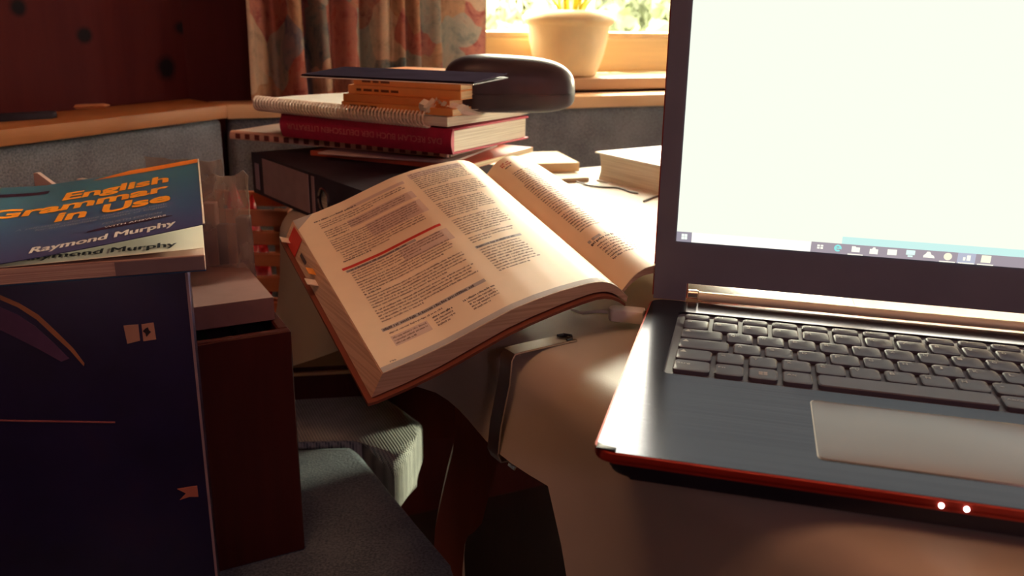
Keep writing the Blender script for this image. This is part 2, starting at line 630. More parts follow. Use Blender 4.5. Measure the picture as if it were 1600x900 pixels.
# ------------------------------------------------------------------ table, cloth, clip
TZ = .75
E1 = V((.5466, -.8374, 0)).normalized()     # along the table's left edge towards us
E2 = V((-E1.y, E1.x, 0))                    # across the table
TL_C = V((-.33, 1.049, 0))                  # far left corner
LEN, WID = 1.25, .85
tab_ang = math.atan2(E1.y, E1.x)
tab = thing('dining_table', 'wooden dining table under a tan wax cloth, its leg showing below the hem', 'table', (TL_C.x, TL_C.y, 0), tab_ang)
RC = .15
top_pts = rrect(0, LEN, 0, WID, RC, 10)
bm = NB()
rings_ = []
for k in range(7):
    a_ = R(15 * k)
    ins = .004 + .030 * (1 - math.sin(a_))
    rings_.append([bm.verts.new((p[0], p[1], TZ - .034 + .030 * math.cos(a_))) for p in rrect(ins, LEN - ins, ins, WID - ins, RC - ins, 10)])
bm.faces.new(rings_[0])
for A_, B_ in zip(rings_, rings_[1:]):
    for i in range(len(A_)):
        j = (i + 1) % len(A_)
        bm.faces.new((A_[i], A_[j], B_[j], B_[i]))
bm.faces.new(rings_[-1][::-1])
obj('tabletop', bm, M_legwood, tab)
# panel legs, rounded foot: outline read in the upright plane of the leg
leg_y = .735
lp = [aty(u, v, leg_y) for u, v in ((719, 610), (812, 640), (781, 709), (765, 770), (753, 817), (742, 830), (731, 838), (726, 850), (722, 900), (700, 900), (684, 860), (680, 825), (694, 760), (708, 705))]


def leg_mesh():
    t = NB()
    q = [(p.x - lp[0].x, p.z) for p in lp]
    zt = TZ - .033
    pts = [(q[0][0], zt), (q[1][0], zt)] + q[2:9]
    zf = q[8][1]
    pts += [(pts[-1][0] + .01, .12), (pts[-1][0] + .03, .0), (q[11][0] - .05, 0), (q[10][0] - .02, .20), q[11], q[12], q[13]]
    lo = [t.verts.new((x, 0, z)) for x, z in pts]
    hi = [t.verts.new((x, .035, z)) for x, z in pts]
    t.faces.new(lo)
    t.faces.new(hi[::-1])
    for i in range(len(pts)):
        j = (i + 1) % len(pts)
        t.faces.new((lo[i], hi[i], hi[j], lo[j]))
    return t


inv = Matrix.Rotation(-tab_ang, 4, 'Z') @ Matrix.Translation((-TL_C.x, -TL_C.y, 0))
lg = obj('leg', leg_mesh(), M_legwood, tab, inv @ V((lp[0].x, leg_y, 0)), (0, 0, -tab_ang))
for lx, ly in ((1.05, .1), (.12, .72), (1.1, .72)):
    obj('leg', bx(-.03, .03, -.03, .03, 0, TZ - .033, .004), M_legwood, tab, (lx, ly, 0))

tcl = NT('tan_wax_cloth')
co = tcl.coord()
n1 = tcl.n('ShaderNodeTexNoise', Scale=9, Detail=3)
tcl.l(co, n1.inputs[0])
n2 = tcl.n('ShaderNodeTexNoise', Scale=900, Detail=1)
tcl.l(co, n2.inputs[0])
tcl.l(tcl.ramp(n1.outputs[0], [(.3, (.47, .425, .34)), (.7, (.56, .50, .405))]), tcl.b.inputs['Base Color'])
tcl.b.inputs['Roughness'].default_value = .47
tcl.b.inputs['Specular IOR Level'].default_value = .7
tcl.b.inputs['Coat Weight'].default_value = .5
tcl.b.inputs['Coat Roughness'].default_value = .5
tcl.bump(n2.outputs[0], .12, .0004)
M_cloth = tcl.m


def cloth_mesh():
    t = NB()
    # outline with outward normals and arc length from the far left corner along the left edge
    base = rrect(0, LEN, 0, WID, RC, 12)
    dense = []
    for i in range(len(base)):
        p, q = V(base[i]), V(base[(i + 1) % len(base)])
        n = max(1, int((q - p).length / .018))
        dense += [p.lerp(q, k / n) for k in range(n)]
    N = len(dense)
    nor = []
    for i in range(N):
        d_ = dense[(i + 1) % N] - dense[i - 1]
        nor.append(V((d_.y, -d_.x)).normalized())

    def drop(p):
        x, y = p
        near_left = y < RC + .01
        d0 = .26 if (y > WID * .5 and x > .27) else .10  # unseen right hem: short where sun should pass, longer to block it
        if near_left:
            # hem: long tail at the far corner, short along the side, long again towards us
            if x < .30:
                k = min(1, max(0, (x - .06) / .24))
                d0 = .22 * (1 - k) + .100 * k
            elif x < .50:
                d0 = .100 - .030 * (x - .30) / .20
            elif x < .668:
                d0 = .070
            else:
                d0 = .072 + min(.20, (x - .668) * 2.6)
        return d0
    prof = []
    rr = .030
    for k in range(7):
        a_ = R(15 * k)
        prof.append((-rr + rr * math.sin(a_), -rr + rr * math.cos(a_)))
    rings = []
    inner = [t.verts.new((p.x - n.x * .06, p.y - n.y * .06, TZ)) for p, n in zip(dense, nor)]
    rings.append(inner)
    for o_, z_ in prof:
        rings.append([t.verts.new((p.x + n.x * o_, p.y + n.y * o_, TZ + z_)) for p, n in zip(dense, nor)])
    for s in (.12, .3, .5, .75, 1):
        ring = []
        for i, (p, n) in enumerate(zip(dense, nor)):
            D = drop(p)
            z = -rr - (D - rr) * s
            corner_far = max(0, 1 - (p - V((.04, .04))).length / .20)
            fl = .006 * s + .048 * s * s * corner_far + .006 * s * math.sin(i * .55) - .012 * math.exp(-((z + .05) / .025) ** 2) * 0
            if p.y < .02 and p.x > .66:
                fl += .012 * s * math.sin((p.x - .66) * 22)
            ring.append(t.verts.new((p.x + n.x * fl, p.y + n.y * fl, TZ + z)))
        rings.append(ring)
    t.faces.new(inner)
    for A, B in zip(rings, rings[1:]):
        for i in range(N):
            t.faces.new((A[i], A[(i + 1) % N], B[(i + 1) % N], B[i]))
    return t


cl = obj('tablecloth', cloth_mesh(), M_cloth, None, (TL_C.x, TL_C.y, 0), (0, 0, tab_ang), angle=80)
tag(cl, 'tan wax tablecloth draped over the table edge and clipped with a steel clamp', 'tablecloth')

# steel clamp: bent strip over the edge
ce = at(797, 551, TZ)
cx_ = (ce - TL_C).dot(E1)
clip = thing('tablecloth_clip', 'bent steel clip holding the tablecloth to the table edge', 'clip', (TL_C.x, TL_C.y, 0), tab_ang)


def strip(path, x0, x1, th=.0012):
    t = NB()
    P = [V((0, a_, b_)) for a_, b_ in path]
    cols = []
    for i, p in enumerate(P):
        d_ = (P[min(i + 1, len(P) - 1)] - P[max(i - 1, 0)]).normalized()
        n_ = V((0, -d_.z, d_.y))
        cols.append([t.verts.new((xx, q.y, q.z)) for xx, q in ((x0, p - n_ * th / 2), (x1, p - n_ * th / 2), (x1, p + n_ * th / 2), (x0, p + n_ * th / 2))])
    for A, B in zip(cols, cols[1:]):
        for k in range(4):
            t.faces.new((A[k], A[(k + 1) % 4], B[(k + 1) % 4], B[k]))
    t.faces.new(cols[0][::-1])
    t.faces.new(cols[-1])
    return t


cw = .0066
obj('clip_band', strip([(.050, TZ + .0008), (.046, TZ + .0013), (.004, TZ + .0013), (-.001, TZ + .0008), (-.0035, TZ - .003), (-.0050, TZ - .02), (-.0115, TZ - .05), (-.0135, TZ - .070), (-.011, TZ - .076), (0, TZ - .078), (.03, TZ - .077)],
                         cx_ - cw, cx_ + cw), mat('dark_reflecting_steel', (.62, .58, .52), .30, 1, var=.03), clip, smooth=True)
obj('clip_spring', strip([(-.006, TZ - .0795), (.004, TZ - .06), (.006, TZ - .05)], cx_ + cw + .001, cx_ + cw + .009), M_steel, clip)
obj('clip_loop', tube(NB(), [(cx_ - cw + .001, .042, TZ + .0024), (cx_ - cw + .002, .047, TZ + .0026), (cx_, .050, TZ + .0026), (cx_ + cw - .002, .047, TZ + .0026), (cx_ + cw - .001, .042, TZ + .0024)], .0009, 6), M_black, clip)

# ------------------------------------------------------------------ laptop
LAPX, LAPY, LYAW = .0389, .3691, -.2612
lap = thing('laptop', 'open black laptop with a red rim, its white screen glowing on the tan cloth', 'laptop', (LAPX, LAPY, TZ), LYAW)
LW, LD, DZ = .340, .245, .020
tb = NT('brushed_black_metal')
co = tb.coord((4, 900, 4))
nb = tb.n('ShaderNodeTexNoise', Scale=1, Detail=3)
tb.l(co, nb.inputs[0])
tb.l(tb.ramp(nb.outputs[0], [(.3, (.060, .062, .078)), (.7, (.095, .097, .115))]), tb.b.inputs['Base Color'])
tb.b.inputs['Metallic'].default_value = .75
tb.b.inputs['Roughness'].default_value = .19
tb.b.inputs['Specular Tint'].default_value = (.62, .60, .62, 1)
tb.b.inputs['Specular IOR Level'].default_value = .3
tb.b.inputs['Anisotropic'].default_value = .5
tb.bump(nb.outputs[0], .06, .0002)
M_deck = tb.m
M_red = mat('red_anodised_rim', (.42, .035, .02), .3, .35, var=.06)
M_key = mat('haze_lifted_key', (.088, .082, .11), .38, var=.1)  # purple-grey lift of screen haze put into the key colour
M_well = mat('keyboard_well', (.085, .075, .10), .45, var=.08)
M_leg_ = mat('grey_key_print', (.55, .53, .5), .6)
body = NB()
t_ = bmesh.new()
prism(body, rrect(0, LW, 0, LD, .010, 6), DZ - .0055, DZ - .0032, .0008)
ro, ri = rrect(0, LW, 0, LD, .010, 6), rrect(.0014, LW - .0014, .0014, LD - .0014, .009, 6)
va = [[body.verts.new((p[0], p[1], z_)) for p in pp] for pp, z_ in ((ro, DZ - .0045), (ro, DZ - .0006), (ri, DZ - .0002), (ri, DZ - .0034))]
for A_, B_ in zip(va, va[1:]):
    for i in range(len(ro)):
        j = (i + 1) % len(ro)
        body.faces.new((A_[i], A_[j], B_[j], B_[i]))
obj('base_rim', body, M_red, lap)
obj('base_body', prism(NB(), rrect(.006, LW - .006, .008, LD - .004, .012, 6), .003, DZ - .0052, .003), M_black, lap)
for fx in (.03, LW - .03):
    for fy in (.03, LD - .03):
        obj('rubber_foot', prism(NB(), rrect(fx - .012, fx + .012, fy - .004, fy + .004, .003, 3), .0004, .0034), M_black, lap)
# deck plate with an opening for the keyboard well (frame of four bars and trackpad recess)
KX0, KX1, KY0, KY1 = .0222, .3178, .1050, .2200
bm = NB()
out = rrect(.0012, LW - .0012, .0012, LD - .0012, .009, 6)
lo_ = [bm.verts.new((p[0], p[1], DZ)) for p in out]
inn = rrect(KX0, KX1, KY0, KY1, .004, 6)
li_ = [bm.verts.new((p[0], p[1], DZ)) for p in inn]
ld_ = [bm.verts.new((p[0], p[1], DZ - .0022)) for p in inn]
lod = [bm.verts.new((p[0], p[1], DZ - .0008)) for p in out]
n_ = len(out)
for i in range(n_):
    j = (i + 1) % n_
    bm.faces.new((lo_[i], lo_[j], li_[j], li_[i]))
    bm.faces.new((li_[i], li_[j], ld_[j], ld_[i]))
    bm.faces.new((lo_[i], lod[i], lod[j], lo_[j]))
obj('deck', bm, M_deck, lap, smooth=False)
obj('keyboard_well', bx(KX0 - .0005, KX1 + .0005, KY0 - .0005, KY1 + .0005, DZ - .0028, DZ - .0018), M_well, lap)
# trackpad
TPX0, TPX1, TPY0, TPY1 = .1032, .2080, .0222, .0900
obj('trackpad', prism(NB(), rrect(TPX0, TPX1, TPY0, TPY1, .003, 4), DZ + .00005, DZ + .0006, .0003), mat('trackpad_surface', (.27, .255, .25), .24, .35, var=.02), lap)
obj('trackpad_bevel', prism(NB(), rrect(TPX0 - .0006, TPX1 + .0006, TPY0 - .0006, TPY1 + .0006, .0035, 4), DZ - .0003, DZ + .0002), mat('bevel_metal', (.55, .42, .34), .25, 1), lap)
obj('corner_bumper', prism(NB(), [(.0016, .0018), (.011, .0018), (.011, .0045), (.0045, .0055), (.0016, .008)], DZ, DZ + .0008, .0002), M_black, lap)
# keys, ISO German layout
PU = .01905
rows = [
    (0, 0, [('Strg', 1.25), ('Fn', 1), ('win', 1), ('Alt', 1), ('', 5), ('AltGr', 1), ('Strg', 1.25), ('', 1), ('', 1), ('', 1)]),
    (1, 0, [('shift', 1.25), ('<', 1)] + [(c, 1) for c in 'YXCVBNM,.-'] + [('shift', 2.25)]),
    (2, 0, [('caps', 1.75)] + [(c, 1) for c in 'ASDFGHJKL\u00d6\u00c4#'] + [('', .75)]),
    (3, 0, [('tab', 1.5)] + [(c, 1) for c in 'QWERTZUIOP\u00dc+'] + [('', 1)]),
    (4, 0, [('^', 1)] + [(c, 1) for c in '1234567890\u00df'] + [('\u00b4', 1), ('', 1.5)]),
    (5, 1, [('Esc', 1)] + [('F%d' % k, 1) for k in range(1, 13)] + [('Entf', 1.5)]),
]
key_cache = {}


def key_mesh(w, h):
    k = (round(w, 5), round(h, 5))
    if k not in key_cache:
        t = bmesh.new()
        r = .0028
        bot = rrect(-w / 2, w / 2, 0, h, r, 3)
        top = rrect(-w / 2 + .0007, w / 2 - .0007, .0007, h - .0005, r, 3)
        A = [t.verts.new((p[0], p[1], -.0016)) for p in bot]
        B = [t.verts.new((p[0], p[1], .0006)) for p in bot]
        C_ = [t.verts.new((p[0], p[1], .0012 - .0004 * (1 - (2 * p[0] / w) ** 2))) for p in top]
        n = len(A)
        for i in range(n):
            j = (i + 1) % n
            t.faces.new((A[i], A[j], B[j], B[i]))
            t.faces.new((B[i], B[j], C_[j], C_[i]))
        t.faces.new(C_)
        me = bpy.data.meshes.new('key')
        t.to_mesh(me)
        t.free()
        me.shade_smooth()
        me.set_sharp_from_angle(angle=R(30))
        me.materials.append(M_key)
        key_cache[k] = me
    return key_cache[k]


for row, half, ks in rows:
    x = .0273
    y = .1107 + row * .0187 - (.0 if not half else .0)
    h = .0162 if not half else .0095
    for nm, wu in ks:
        w = wu * PU - .0028
        cx = x + w / 2
        x += wu * PU
        if cx + w / 2 > KX1 - .001:
            continue
        ko = obj('key', key_mesh(w, h), M_key, lap, (cx, y, DZ))
        if nm:
            t = bmesh.new()
            fn = lambda a_, b_: V((a_, b_, .0013))
            if nm == 'win':
                for a0 in (-.0024, .0002):
                    for b0 in (h * .5 - .0024, h * .5 + .0002):
                        grid(t, lambda p, q, a0=a0, b0=b0: V((a0 + .0022 * p, b0 + .0022 * q, .0011)), 1, 1)
            elif nm in ('shift', 'caps', 'tab'):
                q = [(-w / 2 + .002, h * .6), (-w / 2 + .006, h * .6), (-w / 2 + .004, h * .85)]
                t.faces.new([t.verts.new((a_, b_, .0013)) for a_, b_ in q])
            elif len(nm) > 1:
                put_text(t, nm, fn, -w / 2 + .002, -w / 2 + .002 + .0019 * len(nm), h * .55, .0022)
            else:
                put_text(t, nm, fn, -w / 2 + .0026, -w / 2 + .0053, h * .55, .0032 if not half else .002, .01)
            obj('legend', t, M_leg_, ko, smooth=False)
# status lights
M_led = mat('white_status_light', (1, 1, 1), .4, emit=(1, .97, .95), es=9)
for u_, v_ in ((1467, 780), (1506, 785)):
    q = at(u_, v_, TZ + DZ - .003) - V((LAPX, LAPY, 0))
    lx = q.x * math.cos(-LYAW) - q.y * math.sin(-LYAW)
    t = bmesh.new()
    bmesh.ops.create_uvsphere(t, u_segments=10, v_segments=6, radius=.0011)
    obj('status_light', t, M_led, lap, (lx, -.0002, DZ - .003))
# hinge bar and lid
obj('hinge_bar', tube(NB(), [(.0335, LD + .001, DZ + .0042), (LW - .0335, LD + .001, DZ + .0042)], .0034, 16), mat('satin_hinge_metal', (.90, .88, .66), .5, .2, var=.02), lap)
obj('hinge_knuckle', tube(NB(), [(.0262, LD + .001, DZ + .0052), (.0328, LD + .001, DZ + .0052)], .0034, 16), mat('bright_hinge_metal', (.9, .88, .8), .25, .9, var=.02), lap)
obj('hinge_knuckle', tube(NB(), [(LW - .0328, LD + .001, DZ + .0052), (LW - .0262, LD + .001, DZ + .0052)], .0034, 16), bpy.data.materials['bright_hinge_metal'], lap)
LT = R(-3)                                     # lid leans slightly towards us
lidM = dict(loc=(0, LD + .001, DZ), rot=(-LT, 0, 0))
LHT = .232
M_bezel = mat('glare_lifted_bezel', (.20, .21, .28), .38, var=.05)  # black bezel, lightened in colour to imitate veiling glare
bez = [(.0012, .0), (.0245, .0), (.0245, .0135), (LW - .0245, .0135), (LW - .0245, .0), (LW - .0012, .0), (LW - .0012, LHT - .008), (LW - .008, LHT), (.008, LHT), (.0012, LHT - .008)]


def upright(pts, y0, y1):
    t = bmesh.new()
    a_ = [t.verts.new((p[0], y0, p[1])) for p in pts]
    b_ = [t.verts.new((p[0], y1, p[1])) for p in pts]
    t.faces.new(a_)
    t.faces.new(b_[::-1])
    for i in range(len(pts)):
        j = (i + 1) % len(pts)
        t.faces.new((a_[i], b_[i], b_[j], a_[j]))
    return t


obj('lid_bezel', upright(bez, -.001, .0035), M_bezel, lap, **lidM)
rim = [(.0, .001), (.0252, .001), (.0252, .0140), (LW - .0252, .0140), (LW - .0252, .001), (LW, .001), (LW, LHT - .007), (LW - .007, LHT + .001), (.007, LHT + .001), (.0, LHT - .007)]
obj('lid_back', upright(rim, .0035, .0085), M_red, lap, **lidM)
SX0, SX1, SZ0 = .0150, LW - .0150, .0447
SZ1 = SZ0 + .174
M_scr = mat('lit_screen', (.02, .02, .02), .3, var=0, emit=(.945, 1.0, .86), es=1.02)
disp = obj('display', upright([(SX0, SZ0), (SX1, SZ0), (SX1, SZ1), (SX0, SZ1)], -.0014, -.0009), M_scr, lap, **lidM)
BARH = .0072


def scr(name, x0, x1, z0, z1, col, es=1.0, lev=1, pts=None):
    m = bpy.data.materials.get('screen_' + name) or mat('screen_' + name, (.02, .02, .02), .4, var=0, emit=col, es=es)
    p = pts or [(x0, z0), (x1, z0), (x1, z1), (x0, z1)]
    return obj(name, upright(p, -.0014 - .00012 * lev, -.0014), m, disp, smooth=False)


scr('window_edge_glow', SX0 + .11, SX1, SZ0 + BARH, SZ0 + BARH + .005, (.62, .93, .88), 1.0)
scr('taskbar', SX0, SX1, SZ0, SZ0 + BARH, (.40, .345, .39), 1.0)
scr('start_button', SX0, SX0 + .0105, SZ0, SZ0 + BARH, (.34, .31, .37), 1.0, 2)
for a0 in (.0034, .0055):
    for b0 in (.0018, .0039):
        scr('start_logo', SX0 + a0, SX0 + a0 + .0019, SZ0 + b0, SZ0 + b0 + .0019, (.9, 1, .9), 1.1, 3)
scr('search_box', SX0 + .0105, SX0 + .0905, SZ0, SZ0 + BARH, (1, .99, .88), 1.15, 2)


def icon(i, kind):
    cx = SX0 + .0965 + i * .0114
    cz = SZ0 + .0040
    wt, cy = (1, 1, .86), (.30, .85, .82)
    if kind == 'task':
        for dx in (-.0019, .0003):
            for dz in (-.0014, .0002):
                scr('task_view_icon', cx + dx, cx + dx + .0016, cz + dz, cz + dz + .0012, wt, 1.1, 3)
    elif kind == 'ring':
        ring_o = [(cx + .0024 * math.cos(R(a_)), cz + .0024 * math.sin(R(a_))) for a_ in range(-20, 325, 15)]
        ring_i = [(cx + .0012 * math.cos(R(a_)), cz + .0012 * math.sin(R(a_))) for a_ in range(310, -20, -15)]
        scr('browser_icon', 0, 0, 0, 0, cy, 1.0, 3, ring_o + ring_i)
        scr('browser_icon', cx - .0015, cx + .0022, cz - .0004, cz + .0004, cy, 1.0, 4)
    elif kind == 'folder':
        scr('folder_icon', 0, 0, 0, 0, wt, 1.1, 3, [(cx - .0026, cz - .0018), (cx + .0026, cz - .0018), (cx + .0026, cz + .0015), (cx + .0002, cz + .0015), (cx - .0004, cz + .0021), (cx - .0026, cz + .0021)])
    elif kind == 'bag':
        scr('shop_icon', 0, 0, 0, 0, wt, 1.1, 3, [(cx - .0026, cz - .0022), (cx + .0026, cz - .0022), (cx + .0026, cz + .0012), (cx + .0012, cz + .0012), (cx + .0006, cz + .0024), (cx - .0006, cz + .0024), (cx - .0012, cz + .0012), (cx - .0026, cz + .0012)])
    elif kind == 'mail':
        scr('mail_icon', cx - .0029, cx + .0029, cz - .0019, cz + .0019, wt, 1.1, 3)
    elif kind == 'pc':
        scr('monitor_icon', cx - .0027, cx + .0027, cz - .0008, cz + .0023, (.75, 1, .9), 1.1, 3)
        scr('monitor_icon', cx - .0015, cx + .0015, cz - .0023, cz - .0013, wt, 1.1, 3)
    elif kind == 'cloud':
        scr('cloud_icon', 0, 0, 0, 0, wt, 1.1, 3, [(cx - .0034, cz - .0018), (cx + .0036, cz - .0018), (cx + .003, cz - .0004), (cx + .0014, cz + .0004), (cx + .0004, cz + .0022), (cx - .0014, cz + .0022), (cx - .0022, cz + .0006), (cx - .0034, cz - .0004)])
    elif kind == 'disc':
        scr('round_icon', 0, 0, 0, 0, (1, .95, .72), 1.05, 3, [(cx + .0025 * math.cos(R(a_)), cz + .0025 * math.sin(R(a_))) for a_ in range(0, 360, 20)])
    elif kind == 'bars':
        scr('active_tile', cx - .0055, cx + .0052, SZ0, SZ0 + BARH, (.52, .54, .66), 1.0, 2)
        scr('chart_icon', cx - .0022, cx - .0008, cz - .0018, cz + .0004, wt, 1.1, 3)
        scr('chart_icon', cx, cx + .0022, cz - .0018, cz + .0018, wt, 1.1, 3)
    elif kind == 'doc':
        scr('document_icon', cx - .0028, cx + .0028, cz - .0022, cz + .0026, (1, 1, .74), 1.1, 3)
    if kind in ('folder', 'disc', 'bars', 'doc'):
        scr('open_marker', cx - .0048, cx + .0048, SZ0 + .0001, SZ0 + .0007, (1, .98, .84), 1.1, 4)


for i, k in enumerate(('task', 'ring', 'folder', 'bag', 'mail', 'pc', 'cloud', 'disc', 'bars', 'doc')):
    icon(i, k)

# USB plug in the laptop's left side
ul = at(1003, 488, TZ + .0125) - V((LAPX, LAPY, 0))
uy = ul.x * math.sin(-LYAW) + ul.y * math.cos(-LYAW)
usb = thing('usb_plug', 'small white usb plug in the left side of the laptop', 'plug', (LAPX, LAPY, TZ), LYAW)
M_usb = mat('white_plastic', (.9, .88, .8), .35, var=.02)
t = NB()
shape = [(-.0035, -.0065), (-.0035, .0065)] + [(-.024 - .005 * math.sin(R(a_)), .0065 * math.cos(R(a_))) for a_ in range(0, 181, 20)]
prism(t, shape, .0050, .0145, .0014)
obj('plug_body', t, M_usb, usb, (0, uy, 0))
obj('plug_contact', bx(-.0036, -.0003, -.005, .005, .0075, .012), M_steel, usb, (0, uy, 0))
obj('plug_cable', tube(NB(), [(-.028, 0, .010), (-.034, .001, .0098), (-.040, .003, .0085), (-.05, .01, .004), (-.06, .02, .0025)], .0012, 8), M_usb, usb, (0, uy, 0))

# ------------------------------------------------------------------ the open textbook
BV = V((-.4344, .8805, .1896)).normalized()
BU = V((BV.y, -BV.x, 0)).normalized()
BWv = BU.cross(BV)
BO = V((-.0820, .5129, CZ - .2191))
U0 = [0, .022, .044, .07, .0885, .107, .125, .14, .15, .156, .162, .167, .172, .177, .181]
W0_ = [0, .0066, .0145, .0260, .0338, .0392, .0430, .0452, .0462, .0460, .0445, .0420, .0385, .0340, .030]
U1 = [.181, .184, .188, .193, .199, .206, .216, .227, .240, .257, .275, .300, .330, .345]
W1n = [.030, .0345, .0400, .0440, .0468, .0478, .0462, .0430, .0395, .0360, .0330, .0300, .0285, .0282]
W1f = [.030, .0345, .0400, .0440, .0468, .0476, .0458, .0415, .0340, .0232, .0115, -.003, -.0165, -.021]


def lerp_tab(x, X, Y):
    if x <= X[0]:
        return Y[0]
    for i in range(len(X) - 1):
        if x <= X[i + 1]:
            return Y[i] + (Y[i + 1] - Y[i]) * (x - X[i]) / (X[i + 1] - X[i])
    return Y[-1]


BH = .25


def page(u, s, off=0):
    if u <= .181:
        w = lerp_tab(u, U0, W0_)
    else:
        k = min(1, max(0, s / BH))
        w = lerp_tab(u, U1, W1n) * (1 - k) + lerp_tab(u, U1, W1f) * k
    return BO + BU * u + BWv * (w + off) + BV * s


book = thing('open_textbook', 'thick open textbook overhanging the table edge, printed columns with a red heading bar', 'book', BO)
M_page = mat('coated_page', (.88, .71, .51), .42, var=.03, vs=40, spec=.5)
M_block = edges('textbook_page_edges', (.66, .44, .30), (.52, .32, .21), 500)


def rel(p):
    return V(p) - BO


def block(name, ua, ub, nu, thick, side):
    """solid block of pages: top face follows the curved page"""
    return shell(NB(), lambda a, b: rel(page(ua + (ub - ua) * a, (.010 if side else 0) + (BH - (.010 if side else 0)) * b)), lambda a, b: thick(a, b), nu, 6)


LFAN = V(BU) * -.0065 - BWv * .0165
obj('page_block', block('l', 0, .180, 40, lambda a, b: LFAN * (1 - a) * (1 if a < .7 else 1) - BWv * .004 * a - BWv * .0035 * math.sin(math.pi * a), 0), M_block, book)['label'] = 'left half of the pages, fanned at the fore-edge'
obj('page_block', block('r', .182, .345, 40, lambda a, b: -BWv * (.004 + .006 * min(1, a * 2)), 1), M_block, book)['label'] = 'right half of the pages'
# top leaves: separate thin sheets carrying the print
obj('page', shell(NB(), lambda a, b: rel(page(.0006 + .1798 * a, BH * b, .0007)), lambda a, b: -BWv * .0005, 60, 4), M_page, book)['label'] = 'left printed page'
obj('page', shell(NB(), lambda a, b: rel(page(.1816 + .1634 * a, .010 + (BH - .010) * b, .0007)), lambda a, b: -BWv * .0005, 60, 4), M_page, book)['label'] = 'right printed page'
# cover under the left block
M_cov = mat('textbook_cover', (.20, .055, .03), .45, var=.1)


def cov(a, b):
    u = -.0035 + a * .180
    s = -.004 + b * (BH + .008)
    k = max(0, min(1, u / .18))
    return rel(page(max(0, u), s)) + LFAN * (1 - k) + BU * min(0, u) * 1 - BWv * (.0042 * k + .0035 * math.sin(math.pi * k) + .0012)


obj('cover', shell(NB(), cov, lambda a, b: -BWv * .0022, 30, 4), M_cov, book)
# print
M_ink = mat('printed_ink', (.20, .125, .10), .6, var=.2)
M_inkb = mat('printed_bold', (.09, .06, .06), .6)
M_redp = mat('printed_red', (.62, .035, .02), .5, var=.05)
M_greyp = mat('printed_grey_tint', (.42, .38, .36), .6, var=.04)
M_boxp = mat('printed_box_tint', (.66, .50, .42), .6, var=.04)
M_rednote = mat('printed_red_numeral', (.55, .12, .10), .6)


def patch(bm, ua, ub, sa, sb, off):
    nu = max(1, int(abs(ub - ua) / .004))
    nv = 1
    nm_, m_ = bm
    t = bmesh.new()
    grid(t, lambda a, b: rel(page(ua + (ub - ua) * a, sa + (sb - sa) * b, off)), nu, nv)
    return obj(nm_, t, m_, book, smooth=False)


rng = random.Random(3)


def words(bm, ua, ub, s, hgt, dens=.86, end=1.0, bold=False):
    u = ua
    stop = ua + (ub - ua) * end
    while u < stop:
        wl = rng.choice((2, 3, 3, 4, 5, 6, 7, 8, 9, 11))
        cw_ = hgt * .62
        for k in range(wl):
            if u > stop:
                break
            up = rng.random()
            h2 = hgt * (1.35 if up > .72 else 1.0)
            lo = s - (hgt * .3 if up < .12 else 0)
            du = cw_ * rng.choice((.45, .72, .8, .86))
            q = [rel(page(a, b, .00085)) for a, b in ((u, lo), (u + du, lo), (u + du, s + h2), (u, s + h2))]
            bm.faces.new([bm.verts.new(p) for p in q])
            u += cw_
        u += cw_ * .7


ink, bold, note = NB(), NB(), NB()
red, grey, tint = ('red_heading_bar', M_redp), ('grey_heading_band', M_greyp), ('tinted_text_box', M_boxp)
LH = .00385
c0, c1 = .0172, .0905


def para(ua, ub, s0, n, hgt=.00145, last=.6, lh=LH, b=None):
    for k in range(n):
        words(b or ink, ua, ub, s0 - k * lh, hgt, end=(last if k == n - 1 else rng.uniform(.93, 1.0)))


# column 1, top to bottom
patch(tint, .046, .0935, .2300, .2355, .00080)
words(bold, .0145, .050, .2312, .0021)
para(c0, c1, .2248, 3)
patch(tint, c0 + .02, c1 + .003, .1985, .2125, .00078)
para(c0, c1, .2085, 3, last=.9)
words(bold, c0, c0 + .018, .1962, .0017)
patch(tint, c0 + .03, c1 + .003, .1690, .1935, .00078)
para(c0, c1, .1900, 6, last=.8)
para(c0 + .002, c1, .1655, 4, last=.5)
words(bold, c0, c0 + .022, .1505, .0017)
patch(red, .0134, .0921, .1385, .1424, .00082)
for k in range(0, 1):
    pass
patch(grey, .0150, .070, .1335, .1372, .00080)
words(bold, .0160, .062, .1342, .0019)
patch(tint, .055, c1 + .003, .1130, .1325, .00078)
para(c0, c1, .1300, 4, last=.7)
para(c0, c1, .1135, 5, last=.85, b=ink)
words(bold, c0, c0 + .012, .0940, .0017)
para(c0, c1, .0895, 5, last=.75)
para(c0, c1, .0690, 5, last=.4)
patch(grey, .0141, .0885, .0424, .0466, .00080)
words(bold, .0150, .080, .0432, .0021)
para(c0, c1 - .02, .0372, 1, last=.7)
patch(tint, .0165, .042, .0215, .0340, .00078)
para(.0175, .041, .0305, 3, lh=.0036)
words(bold, .046, .060, .0325, .0016)
para(.046, .060, .0288, 3, lh=.0034)
words(bold, .068, .090, .0330, .0016)
para(.070, .090, .0292, 4, lh=.0034)
# column 2
d0, d1 = .1010, .1500
patch(tint, d0 - .001, d1 + .002, .2330, .2440, .00078)
para(d0, d1, .2405, 9, last=.5)
para(d0, d1, .2025, 7, last=.8)
para(d0, d1 - .006, .1725, 8, last=.6)
para(d0, d1 - .008, .1380, 8, last=.7)
para(d0, d1 - .012, .1040, 3, last=.4)
patch(grey, d0 - .001, d0 + .036, .0868, .0905, .00080)
words(bold, d0, d0 + .030, .0875, .0020)
para(d0, d1 - .015, .0825, 10, last=.7)
# page foot
patch(grey, .0008, .180, .0004, .0062, .00080)
fn_ = lambda a, b: rel(page(a, b, .00105))
put_text(bold, '796', fn_, .0075, .0118, .0070, .0016, .01)
